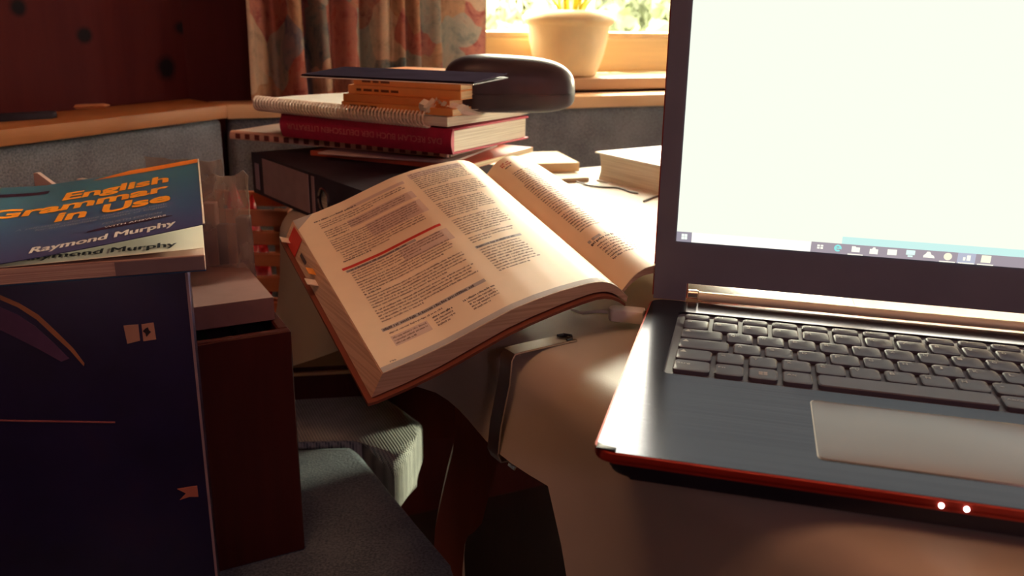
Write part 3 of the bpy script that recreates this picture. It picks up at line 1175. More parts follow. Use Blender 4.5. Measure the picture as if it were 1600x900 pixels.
# grey and red thumb index at the far corner of the left page
cb = NB()
cb.faces.new([cb.verts.new(rel(page(a, b, .00086))) for a, b in ((.0004, .2495), (.017, .2495), (.0004, .2300))])
obj('grey_index_corner', cb, M_greyp, book, smooth=False)
# right page
r0, r1 = .1895, .2300
words(note, r0, r0 + .008, .2390, .0022)
words(note, r0, r0 + .008, .2350, .0022)
words(bold, r0 + .001, r0 + .006, .2300, .0018)
para(r0 + .0015, r1, .2150, 7, last=.5)
para(r0, r1, .1880, 8, last=.7)
para(r0, r1, .1560, 9, last=.6)
para(r0, r1, .1190, 9, last=.8)
patch(grey, r0 - .002, r0 + .012, .0700, .0735, .0008)
words(bold, r0 - .002, r0 + .016, .0660, .0021)
para(r0, r1, .0610, 7, last=.8)
for nm, b_, m_ in (('printed_text', ink, M_ink), ('printed_heading', bold, M_inkb), ('red_numeral', note, M_rednote)):
    o = obj(nm, b_, m_, book, smooth=False)
    if nm in ('printed_text', 'printed_heading'):
        o['kind'] = 'stuff'


# fore-edge marks: point on the fanned fore-edge, k from top leaf 0 to cover 1
def fore(s, k, out=.0004):
    return rel(page(0, s)) + LFAN * k - BU * out - BWv * 0


def mark(name, s0, s1, k0, k1, m, out=.0005, th=.0004):
    t = NB()
    n = BWv * .55 - BU * .83
    q = [fore(s0, k0, out), fore(s1, k0, out), fore(s1, k1, out), fore(s0, k1, out)]
    a_ = [t.verts.new(p + n * out) for p in q]
    b_ = [t.verts.new(p + n * (out - th)) for p in q]
    t.faces.new(a_)
    t.faces.new(b_[::-1])
    for i in range(4):
        t.faces.new((a_[i], a_[(i + 1) % 4], b_[(i + 1) % 4], b_[i]))
    return obj(name, t, m, book, smooth=False)


mark('thumb_index', .212, .240, .02, .96, M_redp)['label'] = 'red index mark on the page edges'
mark('thumb_index', .185, .202, .45, .62, M_inkb)['label'] = 'black index mark on the page edges'


def tabm(name, s, k, m, ln, wd, lab):
    t = NB()
    p0 = fore(s, k)
    d_ = (-BU * .8 + BWv * .25).normalized()
    box(t, 0, ln, -wd / 2, wd / 2, -.0003, .0003, .0001, 1, M=Matrix((
        (d_.x, BV.x, d_.cross(BV).x, p0.x), (d_.y, BV.y, d_.cross(BV).y, p0.y), (d_.z, BV.z, d_.cross(BV).z, p0.z), (0, 0, 0, 1))))
    o = obj(name, t, m, book)
    o['label'] = lab


tabm('sticky_tab', .163, .35, mat('orange_tab', (.85, .33, .03), .5), .006, .011, 'orange sticky tab')
tabm('sticky_tab', .150, .55, mat('pale_tab', (.85, .72, .58), .5), .009, .010, 'pale sticky tab')
tabm('sticky_tab', .238, .75, bpy.data.materials['pale_tab'], .008, .010, 'pale sticky tab at the far corner')

# ------------------------------------------------------------------ books: general builders


def closed_book(name, label, cat, loc, yaw, L, W, T, cover, pages, group=None, hard=True, rot=None, spine='front', over=.003, spine_round=0.0):
    """lying book: spine along local x on the y=0 side, origin at the right front bottom corner"""
    root = thing(name, label, cat, loc, yaw, group, rot)
    c = .0022 if hard else .0006
    o_ = over if hard else .0004
    b = NB()
    box(b, -L, 0, 0, W, 0, c, .0005, 1)
    box(b, -L, 0, 0, W, T - c, T, .0005, 1)
    if spine_round:
        pts = [(0, 0)] + [(-spine_round * math.sin(math.pi * k / 8), T * k / 8) for k in range(1, 8)] + [(0, T), (.002, T), (.002, 0)]
        t = bmesh.new()
        A = [t.verts.new((-L, p[0], p[1])) for p in pts]
        B = [t.verts.new((0, p[0], p[1])) for p in pts]
        t.faces.new(A)
        t.faces.new(B[::-1])
        for i in range(len(pts)):
            j = (i + 1) % len(pts)
            t.faces.new((A[i], B[i], B[j], A[j]))
        merge(b, t)
    else:
        box(b, -L, 0, 0, c, c, T - c)
    obj('cover', b, cover, root)
    obj('page_block', bx(-L + o_, -o_, c, W - o_, c + .0001, T - c - .0001), pages, root)
    return root


E_white = edges('white_page_edges', (.82, .78, .66), (.58, .52, .42), 900)
E_cream = edges('cream_page_edges', (.78, .66, .42), (.52, .40, .24), 900)

# ---- binder
bl, br = at(397, 300, TZ), at(515, 352, TZ)
d = (br - bl)
BANG = math.atan2(d.y, d.x)
M_binder = mat('black_binder_board', (.028, .022, .036), .6, var=.25, spec=.25)
binder = thing('lever_arch_binder', 'black lever arch binder lying under the stack, paper label on its spine', 'binder', bl, BANG)
BT, BLn, BWd = .050, .318, .20
obj('front_cover', bx(0, BLn, .001, BWd, BT - .0026, BT, .0008, 1), M_binder, binder)
obj('rear_cover', bx(0, BLn, .001, BWd, 0, .0026, .0008, 1), M_binder, binder)
# spine with a finger hole
hx, hz, hr = .205, BT / 2, .0125
t = bmesh.new()
sq = []
circ = []
for k in range(32):
    a_ = 2 * math.pi * k / 32
    circ.append((hx + hr * math.cos(a_), hz + hr * math.sin(a_)))
    m_ = max(abs(math.cos(a_)) / .02, abs(math.sin(a_)) / (BT / 2))
    sq.append((hx + math.cos(a_) / m_, hz + math.sin(a_) / m_))
for y_, rev in ((0, False), (.0026, True)):
    A = [t.verts.new((p[0], y_, p[1])) for p in sq]
    B = [t.verts.new((p[0], y_, p[1])) for p in circ]
    for k in range(32):
        f_ = (A[k], A[(k + 1) % 32], B[(k + 1) % 32], B[k])
        t.faces.new(f_ if not rev else f_[::-1])
merge(t, bx(0, hx - .02, 0, .0026, 0, BT), 0)
merge(t, bx(hx + .02, BLn, 0, .0026, 0, BT), 0)
obj('spine', t, M_binder, binder)
bm = NB()
ringp = [(hx + hr * math.cos(2 * math.pi * k / 24), -.0006, hz + hr * math.sin(2 * math.pi * k / 24)) for k in range(25)]
obj('finger_ring', tube(bm, ringp, .0013, 6, False), mat('dark_ring_metal', (.45, .40, .42), .25, 1), binder)
obj('spine_label', bx(.036, .168, -.0007, .0001, .004, BT - .003), mat('label_paper', (.34, .24, .25), .75, var=.08, vs=60), binder)
obj('label_strip', bx(.010, .022, -.0006, .0001, .006, BT - .012), mat('lilac_label', (.33, .26, .33), .7), binder)
obj('label_strip', bx(.176, .183, -.0006, .0001, .004, BT - .003), bpy.data.materials['label_paper'], binder)
obj('filed_papers', bx(.01, BLn - .01, .004, BWd - .02, .0027, BT - .0185), E_white, binder)
BZ = TZ + BT

# ---- orange softcover and sheets on the binder
z = BZ + .0006
p = at(640, 276, z)
A_ST = R(-31)
closed_book('orange_softcover', 'orange softcover book lying on the binder, below the comb-bound notes', 'book', (-.055, .955, z), R(-27), .215, .175, .006,
            mat('orange_card', (.52, .10, .05), .5), E_cream, hard=False)
ZO = z + .006
shp = NB()
box(shp, -.17, 0, 0, .15, 0, .0024, .0006, 1)
tag(obj('paper_sheaf', shp, mat('grey_sheaf', (.52, .40, .37), .8), None, (-.07, .965, ZO + .0003), (0, 0, R(-19))), 'thin sheaf of grey paper sticking out between orange book and comb-bound notes', 'paper')
ZC = ZO + .0032

# ---- comb-bound notes
ZC0 = ZC
cpR = at(700, 247, ZC0)
cpL = at(364, 213, ZC0 + .004)
dcl = math.atan2(cpR.y - cpL.y, cpR.x - cpL.x)
comb = thing('comb_bound_notes', 'comb-bound notes with a row of square holes, under the red hardcover', 'notebook', (cpR.x, cpR.y, ZC0), dcl)
CLn, CWd, CT = .312, .205, .0105
obj('page_block', bx(-CLn, .0, .006, CWd, 0, CT - .0011), E_white, comb)
obj('cover_sheet', bx(-CLn - .001, .001, .0045, CWd + .001, CT - .001, CT), mat('pale_card', (.62, .48, .42), .6), comb)
M_comb = mat('comb_plastic', (.66, .40, .30), .4)
M_slot = mat('comb_slot', (.16, .035, .03), .7)
t = NB()
prof_ = [(.0062, CT + .0004), (.002, CT + .0008), (-.0016, CT - .001), (-.003, CT * .5), (-.002, .001), (.003, .0004)]
tube_pts = prof_
A = [t.verts.new((-CLn, a_, b_)) for a_, b_ in prof_]
B = [t.verts.new((0, a_, b_)) for a_, b_ in prof_]
for i in range(len(prof_) - 1):
    t.faces.new((A[i], B[i], B[i + 1], A[i + 1]))
t.faces.new(A)
t.faces.new(B[::-1])
obj('comb_spine', t, M_comb, comb)
for k in range(20):
    xx = -CLn + .010 + k * .0150
    obj('comb_slot', bx(xx, xx + .0075, -.0036, -.0022, .0022, CT - .0018, .0004, 1), M_slot, comb)
ZR = ZC0 + CT + .0012

# ---- white sheet edge by the red book
# ---- red hardcover
rp = at(708, 242, ZR)
rl = at(442, 213, ZR)
RANG = math.atan2(rp.y - rl.y, rp.x - rl.x)
RLn = (rp - rl).length
M_redb = mat('dark_red_cloth', (.42, .016, .06), .5, var=.12, vs=200)
RT = .0275
redbook = closed_book('red_hardcover', 'thick dark red hardcover lying spine out in the middle of the stack', 'book', rp, RANG, RLn, .165, RT, M_redb, E_white, spine_round=.004)
t = NB()
put_text(t, 'DAS RECLAM BUCH DER DEUTSCHEN LITERATUR', lambda a, b: V((-a, -.0044 + 0 * b, RT - b)), .012, RLn - .012, .0105, .0066, .012)
obj('spine_title', t, mat('spine_lettering', (.70, .26, .25), .5), redbook, smooth=False)
ZP = ZR + RT + .0004

# ---- spiral pad, dog-eared, sagging a little at the back right
pp = at(698, 199, ZP)
pq = at(380, 176, ZP + .004)
PANG = R(-30)
PL, PW, PT = .285, .205, .0095
pad = thing('spiral_pad', 'white wire-bound pad with curled corner, lying on the red hardcover', 'notepad', (pp.x - NBK.x * .004, pp.y - .012, ZP + .0016), 0, rot=(R(-.5), 0, PANG))


def padf(a, b):
    x = -PL + PL * a
    y = PW * b
    zz = PT + .0022 * (1 - a) ** 2 + .0008 * math.sin(5 * b + 9 * a)
    if b > .75 and a > .75:
        zz += .003 * (b - .75) * 4 * (a - .75) * 4
    return V((x, y, zz))


obj('page_block', shell(NB(), padf, lambda a, b: V((0, 0, -PT + .0004 - (.0022 * (1 - a) ** 2) - .0008 * math.sin(5 * b + 9 * a))), 24, 12), E_white, pad)
obj('top_sheet', shell(NB(), lambda a, b: padf(a, b) + V((0, 0, .0006)), lambda a, b: V((0, 0, -.0004)), 24, 12), M_white, pad)
t = NB()
NCO = 52
path = []
for k in range(NCO * 10):
    a_ = 2 * math.pi * k / 10
    xx = -PL + .006 + (PL - .03) * k / (NCO * 10)
    path.append((xx, -.001 + .0085 * math.cos(a_), PT * .5 + .0016 + .0022 * (1 - k / (NCO * 10)) ** 2 + .0082 * math.sin(a_)))
obj('wire_coil', tube(t, path, .0013, 5), mat('white_coated_wire', (.86, .74, .64), .5), pad)
# curled corner: crumpled torn edges standing up at the right front
t = NB()
for k in range(9):
    x0 = -.036 + .0032 * k
    hgt = .021 - .0011 * abs(k - 2) * 1.2
    lean = .016 + .004 * k
    fnc = lambda a, b, x0=x0, hgt=hgt, lean=lean, k=k: V((x0 + .004 * math.sin(a * 6 + k) * b + lean * b * .5 + .012 * a, -.006 + .002 * k + .016 * a + .004 * math.sin(7 * b + k), PT + hgt * b * (1 - .75 * a) + .0007))
    shell(t, fnc, lambda a, b: V((.0004, 0, -.0002)), 5, 4)
obj('curled_corner', t, M_white, pad)
# loose leaves fanning out at the right-hand end
for k in range(3):
    t = NB()
    zk = PT + .0011 + .0010 * k
    shell(t, lambda a, b, zk=zk, k=k: V((-.07 + (.075 + .004 * k) * a, .03 + (PW - .02 - .004 * k) * b, zk + .0030 * a * (1 - b) * (k + 1) * .5)), lambda a, b: V((0, 0, -.0003)), 6, 6)
    obj('loose_leaf', t, M_white, pad)
ZK = ZP + PT + .0040

# ---- small yellow-orange classics
kp = at(702, 181, ZK)
yel = [mat('orange_booklet_card', (.78, .33, .10), .5, var=.08), mat('amber_booklet_card', (.84, .37, .12), .5, var=.08), mat('deep_orange_card', (.72, .27, .08), .5, var=.08)]
specs = [(.0075, .004, -.006, 0, 'bottom orange booklet of the small pile on the wire-bound pad', R(-29), .150),
         (.0080, .000, .002, 2, 'second orange booklet from the bottom of the small pile, shifted right', R(-27), .140),
         (.0095, .012, .003, 1, 'third orange booklet from the bottom, thick and amber with a spine title', R(-27), .148),
         (.0085, .012, .004, 0, 'fourth orange booklet up, just below the topmost one', R(-28), .142),
         (.0070, .020, .006, 2, 'topmost orange booklet, directly under the black folder', R(-26), .140)]
zk = ZK
for i, (th, dx, dy, ci, lab, ya, ln) in enumerate(specs):
    o = closed_book('small_orange_booklet', lab, 'booklet', (kp.x + dx, kp.y + dy, zk), ya, ln, .096, th, yel[ci], E_cream, 'orange booklets in the stack', hard=False)
    if i in (0, 2, 3):
        t = NB()
        w_ = bold_ = None
        xx = -ln + .012
        for k in range(5 if i == 2 else 3):
            wl = rng.uniform(.006, .014)
            grid(t, lambda a, b, xx=xx, wl=wl, th=th: V((xx + wl * a, -.0004, th * .35 + th * .28 * b)), 1, 1)
            xx += wl + .003
        obj('spine_print', t, mat('booklet_print', (.16, .05, .02), .6) if 'booklet_print' not in bpy.data.materials else bpy.data.materials['booklet_print'], o, smooth=False)
    zk += th + .0003
ZT_ = zk

# ---- black folder, back edge propped on the spectacle case
fp = at(740, 134, ZT_ + .001)
TILT = R(1.2)
fold = thing('black_folder', 'flat black folder on top of the book stack, its cover sprung half open', 'folder', (fp.x, fp.y, ZT_ + .0012), 0, rot=(TILT, 0, R(-22)))
obj('rear_cover', bx(-.182, 0, 0, .080, 0, .0014, .0005, 1), M_binder, fold)
obj('front_cover', bx(-.182, 0, 0, .076, -.0004, .0008, .0003, 1), mat('black_folder_card', (.026, .02, .034), .8, var=.15, spec=0), fold, (0, .001, .0022), (R(1.6), 0, 0))
obj('white_edge', bx(-.182, 0, -.0006, .0002, .0002, .0012), mat('pale_folder_edge', (.75, .68, .6), .5), fold)

# ---- spectacle case
M_case = mat('dark_leatherette', (.040, .030, .042), .34, var=.15, spec=.25, bump=.1, bs=300)
gp = at(775, 188, ZK)
case = thing('spectacle_case', 'rounded dark spectacle case standing behind the orange booklets', 'case', (gp.x + .012, gp.y + .092, ZK - .0005), R(4))


def case_half(z0, z1, upper):
    t = NB()
    nx, na = 30, 16
    rings = []
    for i in range(nx + 1):
        s = -1 + 2 * i / nx
        sx = math.sin(s * math.pi / 2)
        x = .074 * sx
        e = max(0, 1 - abs(sx) ** 3.4) ** (1 / 3.0)
        yw = .030 * e + .0004
        hz = (.0385 * e * (1.02 - .14 * s) + .0004) if upper else (.0205 * e + .0004)
        ring = []
        for k in range(na + 1):
            a_ = math.pi * k / na
            c_, s_ = math.cos(a_), math.sin(a_)
            pw = .75 if upper else .42
            ring.append(t.verts.new((x, yw * math.copysign(abs(c_) ** pw, c_), z0 + (1 if upper else -1) * hz * abs(s_) ** pw)))
        rings.append(ring)
    for A, B in zip(rings, rings[1:]):
        for k in range(na):
            t.faces.new((A[k], A[k + 1], B[k + 1], B[k]))
    bmesh.ops.holes_fill(t, edges=t.edges)
    return t


obj('case_lid', case_half(.0220, 0, True), M_case, case, angle=60)
obj('case_base', case_half(.0210, 0, False), M_case, case, angle=60)
obj('case_hinge', tube(NB(), [(-.02, .031, .0215), (.02, .031, .0215)], .0022, 8), M_steel, case)
obj('case_seam', prism(NB(), [(.0746 * math.sin(R(a_)), .0305 * math.copysign(abs(math.cos(R(a_))) ** .6, math.cos(R(a_)))) for a_ in range(0, 360, 10)], .0209, .0221), M_black, case)

# ---- things at the right foot of the stack
zb = TZ
q = at(905, 271, TZ + .006)
tag(obj('paper_stack', bx(-.16, 0, 0, .12, 0, .0055, .0006, 1), E_white, None, (q.x + .012, q.y - .03, TZ + .0004), (0, 0, R(20))), 'low white stack of loose paper under the beige paperback', 'paper')
q2 = at(905, 268, TZ + .0062)
closed_book('beige_paperback', 'beige paperback at the right foot of the stack, resting on loose paper', 'book', (q2.x, q2.y, TZ + .0064), R(14), .185, .11, .0125, mat('beige_card', (.74, .55, .33), .5), E_cream, hard=False)

# ---- thick white book at the right
tb0 = at(931, 283, TZ)
tb1 = at(1028, 308, TZ)
WANG = math.atan2(tb1.y - tb0.y, tb1.x - tb0.x)
wb = thing('thick_white_book', 'thick white closed book on the table right beside the laptop screen', 'book', (tb0.x, tb0.y, TZ + .0004), WANG)
WL_, WW_, WT_ = .235, .17, .040
M_wc = mat('white_cover', (.86, .85, .80), .4, var=.02)
t = NB()
box(t, 0, WL_, 0, WW_, 0, .0022, .0006, 1)
box(t, -.004, WL_, -.001, WW_, WT_ - .0022, WT_, .0006, 1)
box(t, 0, WL_, WW_ - .002, WW_, .0022, WT_ - .0022)
obj('cover', t, M_wc, wb)
t = NB()
pts = [(.003 + .004 * math.sin(math.pi * k / 6), .004 + 0 * k) for k in range(1)]
t2 = bmesh.new()
n = 8
A, B = [], []
for k in range(n + 1):
    zz = .0023 + (WT_ - .0046) * k / n
    xx = .0015 + .0045 * math.sin(math.pi * k / n)
    A.append(t2.verts.new((xx, .003, zz)))
    B.append(t2.verts.new((xx, WW_ - .0022, zz)))
A2 = [t2.verts.new((WL_ - .003, .003, v.co.z)) for v in A]
B2 = [t2.verts.new((WL_ - .003, WW_ - .0022, v.co.z)) for v in A]
for k in range(n):
    t2.faces.new((A[k], A[k + 1], B[k + 1], B[k]))
    t2.faces.new((A[k], A2[k], A2[k + 1], A[k + 1]))
    t2.faces.new((A2[k], B2[k], B2[k + 1], A2[k + 1]))
    t2.faces.new((B[k], B[k + 1], B2[k + 1], B2[k]))
obj('page_block', t2, E_white, wb)

# ---- paper sheets and cords on the table
def sheet(label, c, yaw, zz, w=.21, h=.297, curl=0.0):
    t = NB()
    shell(t, lambda a, b: V(((a - .5) * w, (b - .5) * h, .0004 + curl * (a * b) ** 2)), lambda a, b: V((0, 0, -.0003)), 8, 8)
    return tag(obj('paper_sheet', t, M_white, None, (c[0], c[1], zz), (0, 0, yaw)), label, 'paper', None)


s1 = sheet('white sheet of paper lying flat between open book and laptop screen', (.165, .905), R(33), TZ + .0003, curl=.002)
s2 = sheet('white sheet with a cord across it, in front of the thick white book', (.18, 1.02), R(25), TZ + .0028)


s3 = sheet('white sheet lying behind the laptop, seen only through the gap under its screen', (.40, .735), R(-14), TZ + .0003)


def cord(label, pts, r, zz, name='charging_lead'):
    P = [at(u, v, zz) for u, v in pts]
    dense = []
    for i in range(len(P) - 1):
        p0, p1, p2, p3 = P[max(i - 1, 0)], P[i], P[i + 1], P[min(i + 2, len(P) - 1)]
        for k in range(6):
            tq = k / 6
            dense.append(.5 * ((2 * p1) + (p2 - p0) * tq + (2 * p0 - 5 * p1 + 4 * p2 - p3) * tq ** 2 + (3 * p1 - p0 - 3 * p2 + p3) * tq ** 3))
    dense.append(P[-1])
    o = dense[0].copy()
    return tag(obj(name, tube(NB(), [p - o for p in dense], r, 8), mat('dark_cord_rubber', (.06, .045, .04), .5) if 'dark_cord_rubber' not in bpy.data.materials else bpy.data.materials['dark_cord_rubber'], None, o), label, 'cord')


cord('thin dark cord curving across the white paper in front of thick book', [(901, 284), (912, 287.5), (925, 290.5), (945, 292.5), (962, 293), (975, 296), (985, 300), (997, 302)], .0012, TZ + .0046)
cord('short end of dark cord beside the lower left of the laptop screen', [(1006, 314.5), (1015, 311), (1026, 307), (1040, 303)], .0012, TZ + .0046)

# ------------------------------------------------------------------ left foreground: boxed game with grammar book on top
GH = CZ - .145
ga = at(320, 398, GH)
GY = R(20)
gx, gy = V((math.cos(GY), math.sin(GY), 0)), V((-math.sin(GY), math.cos(GY), 0))
GT = .0105
GW, GL = .195, .264
gram = thing('grammar_paperback', 'blue grammar paperback with orange title, cover springing open, on the dark blue box', 'book', (ga.x, ga.y, GH - GT), GY)
M_gblock = edges('grammar_page_edges', (.60, .42, .34), (.34, .20, .17), 1200)
obj('page_block', bx(-GW, 0, 0, GL, .0007, GT, .0004, 1), M_gblock, gram)
obj('rear_cover', bx(-GW, 0, 0, GL, 0, .0006), mat('blue_card', (.03, .09, .20), .4), gram)
obj('page_edge_strip', bx(-.052, -.0008, -.0004, .0002, .0012, GT - .0008), mat('dark_page_edge', (.20, .14, .15), .8), gram)  # darker strip on the near page edges, right end


def glift(x):
    return .018 * max(0, (x + .13) / .13) ** 1.2


def gcov(x, y, off=0):
    return V((x, y, GT + .0016 + glift(x) + off))


tgc = NT('blue_printed_cover')
co = tgc.coord()
sep = tgc.n('ShaderNodeSeparateXYZ')
tgc.l(co, sep.inputs[0])
yy = tgc.math('DIVIDE', sep.outputs[1], .264)
nz = tgc.n('ShaderNodeTexNoise', Scale=14, Detail=3)
tgc.l(co, nz.inputs[0])
yy = tgc.math('ADD', yy, tgc.math('MULTIPLY', tgc.math('SUBTRACT', nz.outputs[0], .5), .25))
tgc.l(tgc.ramp(yy, [(.0, (.055, .060, .16)), (.35, (.045, .10, .21)), (.8, (.055, .17, .24))]), tgc.b.inputs['Base Color'])
tgc.b.inputs['Roughness'].default_value = .32
obj('front_cover', shell(NB(), lambda a, b: gcov(-GW + (GW + .0015) * a, GL * b), lambda a, b: V((0, 0, -.0005)), 40, 2), tgc.m, gram)
obj('cover_edge', shell(NB(), lambda a, b: gcov(.0006 + .0012 * a, GL * b, .0002), lambda a, b: V((0, 0, -.0007)), 1, 2), mat('white_cover_edge', (.8, .72, .6), .6), gram)


def gpage(x, y, off=0):
    return V((x, y, GT + .0005 + .22 * glift(x) + off))


obj('title_page', shell(NB(), lambda a, b: gpage(-GW + .002 + (GW - .002) * a, .0005 + (GL - .001) * b), lambda a, b: V((0, 0, -.0002)), 30, 2), mat('title_paper', (.84, .76, .60), .7, var=.03), gram)
M_or = mat('orange_title_ink', (.95, .33, .02), .4)
M_whi = mat('white_title_ink', (.85, .82, .76), .4)
M_blk = mat('black_title_ink', (.02, .016, .02), .5)
M_lb = mat('pale_blue_ink', (.32, .34, .40), .5)
cf = lambda x, y: gcov(x, y, .0003)
t = NB()
put_text(t, 'English', cf, -.100, -.0225, .176, .030, .035)
put_text(t, 'Grammar', cf, -.146, -.022, .136, .030, .035)
put_text(t, 'in Use', cf, -.096, -.020, .097, .030, .035)
obj('cover_title', t, M_or, gram, smooth=False)
t = NB()
put_text(t, 'Raymond Murphy', cf, -.099, -.016, .0125, .0150, .018)
obj('author_name', t, M_whi, gram, smooth=False)
t = NB()
put_text(t, 'A self-study reference and practice book', cf, -.118, -.022, .0845, .0060, .0)
put_text(t, 'for intermediate students of English', cf, -.105, -.022, .0755, .0060, .0)
put_text(t, 'FOURTH EDITION', cf, -.062, -.025, .0575, .0055, .01)
obj('cover_subtitle', t, M_lb, gram, smooth=False)
t = NB()
grid(t, lambda a, b: gcov(-.070 + .052 * a, .0420 + .0105 * math.sin(math.pi * min(1, .12 + .8 * a)) * b, .0002), 16, 1)
obj('cover_banner', t, mat('dark_banner', (.035, .008, .03), .4), gram, smooth=False)
t = NB()
put_text(t, 'WITH ANSWERS', lambda x, y: gcov(x, y, .0004), -.060, -.022, .0455, .0042, .01)
obj('banner_lettering', t, M_whi, gram, smooth=False)
t = NB()
grid(t, lambda a, b: gcov(-.085 + .0855 * a, .243 + .010 * (1 - a) * .6 + (.022 * min(1, a * 3)) * b, .0002), 12, 1)
obj('orange_cover_band', t, mat('orange_band', (.85, .22, .02), .4), gram, smooth=False)
t = NB()
grid(t, lambda a, b: gcov(-GW + .08 * a, .2185 + .012 * b, .0002), 6, 1)
obj('dark_cover_band', t, bpy.data.materials['dark_banner'], gram, smooth=False)
t = NB()
put_text(t, 'Raymond Murphy', lambda x, y: gpage(x, y, .0003), -.105, -.0165, .0105, .0125, .018)
obj('title_page_author', t, M_blk, gram, smooth=False)

# ---- dark blue box
gb_top = GH - GT - .0004
gbx = thing('game_box', 'tall dark blue printed box in the left foreground, carrying the grammar book', 'box', (ga.x - gx.x * .0 + gy.x * .004 - gx.x * .0115, ga.y + gy.y * .004 - gx.y * .0115, 0), GY)
tx = NT('dark_blue_box_print')
co = tx.coord()
nz = tx.n('ShaderNodeTexNoise', Scale=9, Detail=5, Roughness=.6)
tx.l(co, nz.inputs[0])
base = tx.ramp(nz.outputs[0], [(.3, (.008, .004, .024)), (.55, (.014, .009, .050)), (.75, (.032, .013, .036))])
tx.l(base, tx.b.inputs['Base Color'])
tx.b.inputs['Roughness'].default_value = .35
BXB = .5052
BXL = .31
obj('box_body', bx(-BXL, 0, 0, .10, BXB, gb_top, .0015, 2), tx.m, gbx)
M_gold = mat('gold_arc_print', (.40, .17, .08), .45, var=.2)
M_grey = mat('beige_square_print', (.50, .27, .19), .5, var=.1)
fy = -.0003
gpm = Matrix.Translation(gbx.location) @ Matrix.Rotation(GY, 4, 'Z')
gpi = gpm.inverted()
nrm = -gy


def facept(u, v):
    return gpi @ on_wall(u, v, V((gbx.location.x, gbx.location.y, 0)) + nrm * .0003, nrm)


def flat(name, pix, m, dy=0.0):
    t = bmesh.new()
    P = [facept(u, v) for u, v in pix]
    A = [t.verts.new((p.x, fy - dy - .0003, p.z)) for p in P]
    B = [t.verts.new((p.x, .0002, p.z)) for p in P]
    t.faces.new(A)
    t.faces.new(B[::-1])
    for i in range(len(P)):
        j = (i + 1) % len(P)
        t.faces.new((A[i], B[i], B[j], A[j]))
    return obj(name, t, m, gbx, smooth=False)


flat('printed_tile', [(193, 509), (216, 507), (219, 532), (199, 537)], M_grey)
flat('printed_tile', [(221, 507), (240, 504), (244, 530), (224, 533)], M_grey)
flat('printed_leaf', [(223, 517), (227, 513), (231, 511), (233, 516), (236, 518), (232, 522), (229, 526), (227, 520)], M_blk, .0003)
arc = [(0, 461), (30, 474), (60, 492), (90, 520), (115, 545), (132, 568)]
flat('printed_arc', arc + [(131, 572), (110, 548), (85, 525), (57, 499), (28, 480), (0, 468)], M_gold)
flat('printed_glow', [(0, 480), (28, 492), (55, 510), (84, 536), (108, 560), (96, 565), (60, 545), (30, 530), (0, 515)], mat('violet_glow_print', (.10, .045, .11), .5, var=.4))
flat('printed_star', [(277, 764), (300, 760), (308, 759), (310, 776), (296, 776), (281, 781), (291, 771)], mat('orange_star_print', (.50, .16, .10), .5))
flat('printed_line', [(0, 656), (180, 659), (180, 661), (0, 658)], mat('rose_line_print', (.30, .09, .09), .5))
t = bmesh.new()
box(t, -.0013, .0003, -.0004, .0002, BXB + .001, gb_top - .001)
obj('worn_edge', t, mat('worn_card_edge', (.30, .20, .22), .6), gbx)

# ---- wooden magazine box and its contents
wz = .7145
wa, wb_ = at(295, 540, wz), at(455, 516, wz)
d = wb_ - wa
MANG = math.atan2(d.y, d.x)
mbox = thing('wooden_magazine_box', 'dark red wooden magazine box standing on the bench beside the blue box', 'box', (wb_.x, wb_.y, 0), MANG)
mw, md, th = .084, .115, .009
zb = .5052
obj('front_panel', bx(-mw, 0, 0, th, zb, wz, .0012, 1), M_redwood, mbox)
obj('rear_panel', bx(-mw, 0, md - th, md, zb, wz, .0012, 1), M_redwood, mbox)
obj('side_panel', bx(-th, 0, th, md - th, zb, wz, .0012, 1), M_redwood, mbox)
obj('side_panel', bx(-mw, -mw + th, th, md - th, zb, wz, .0012, 1), M_redwood, mbox)
obj('bottom_panel', bx(-mw + th, -th, th, md - th, zb, zb + th), M_redwood, mbox)
mpm = Matrix.Translation((wb_.x, wb_.y, 0)) @ Matrix.Rotation(MANG, 4, 'Z')


def inbox(name, label, cat, x0, x1, h, m, group=None):
    o = obj(name, bx(0, x1 - x0, 0, md - 2 * th - .02, 0, h, .001, 1), m, None, mpm @ V((x0, th + .008, zb + th + .0003)), (0, 0, MANG))
    return tag(o, label, cat, group)


M_dk = mat('dark_notebook', (.025, .016, .022), .6, var=.3)
inbox('dark_notebook', 'dark notebook standing in the wooden box next to its right side', 'notebook', -.034, -.0105, .186, M_dk)
inbox('dark_notebook', 'dark notebook standing in the middle of the wooden box', 'notebook', -.055, -.035, .178, mat('plum_notebook', (.05, .02, .035), .6))
inbox('dark_notebook', 'dark notebook standing at the left end of the wooden box', 'notebook', -.0735, -.056, .182, mat('green_notebook', (.02, .035, .02), .6))
pbk = closed_book('cream_paperback', 'cream paperback lying across the open top of the wooden box', 'book', mpm @ V((-.006, .030, wz + .0008)), MANG, .085, .12, .020, mat('cream_card', (.24, .13, .12), .6), edges('dull_page_edges', (.22, .11, .10), (.16, .075, .07), 800), hard=False)

# ---- document wallets standing behind the box
FY_ = .80
base_z = .5053


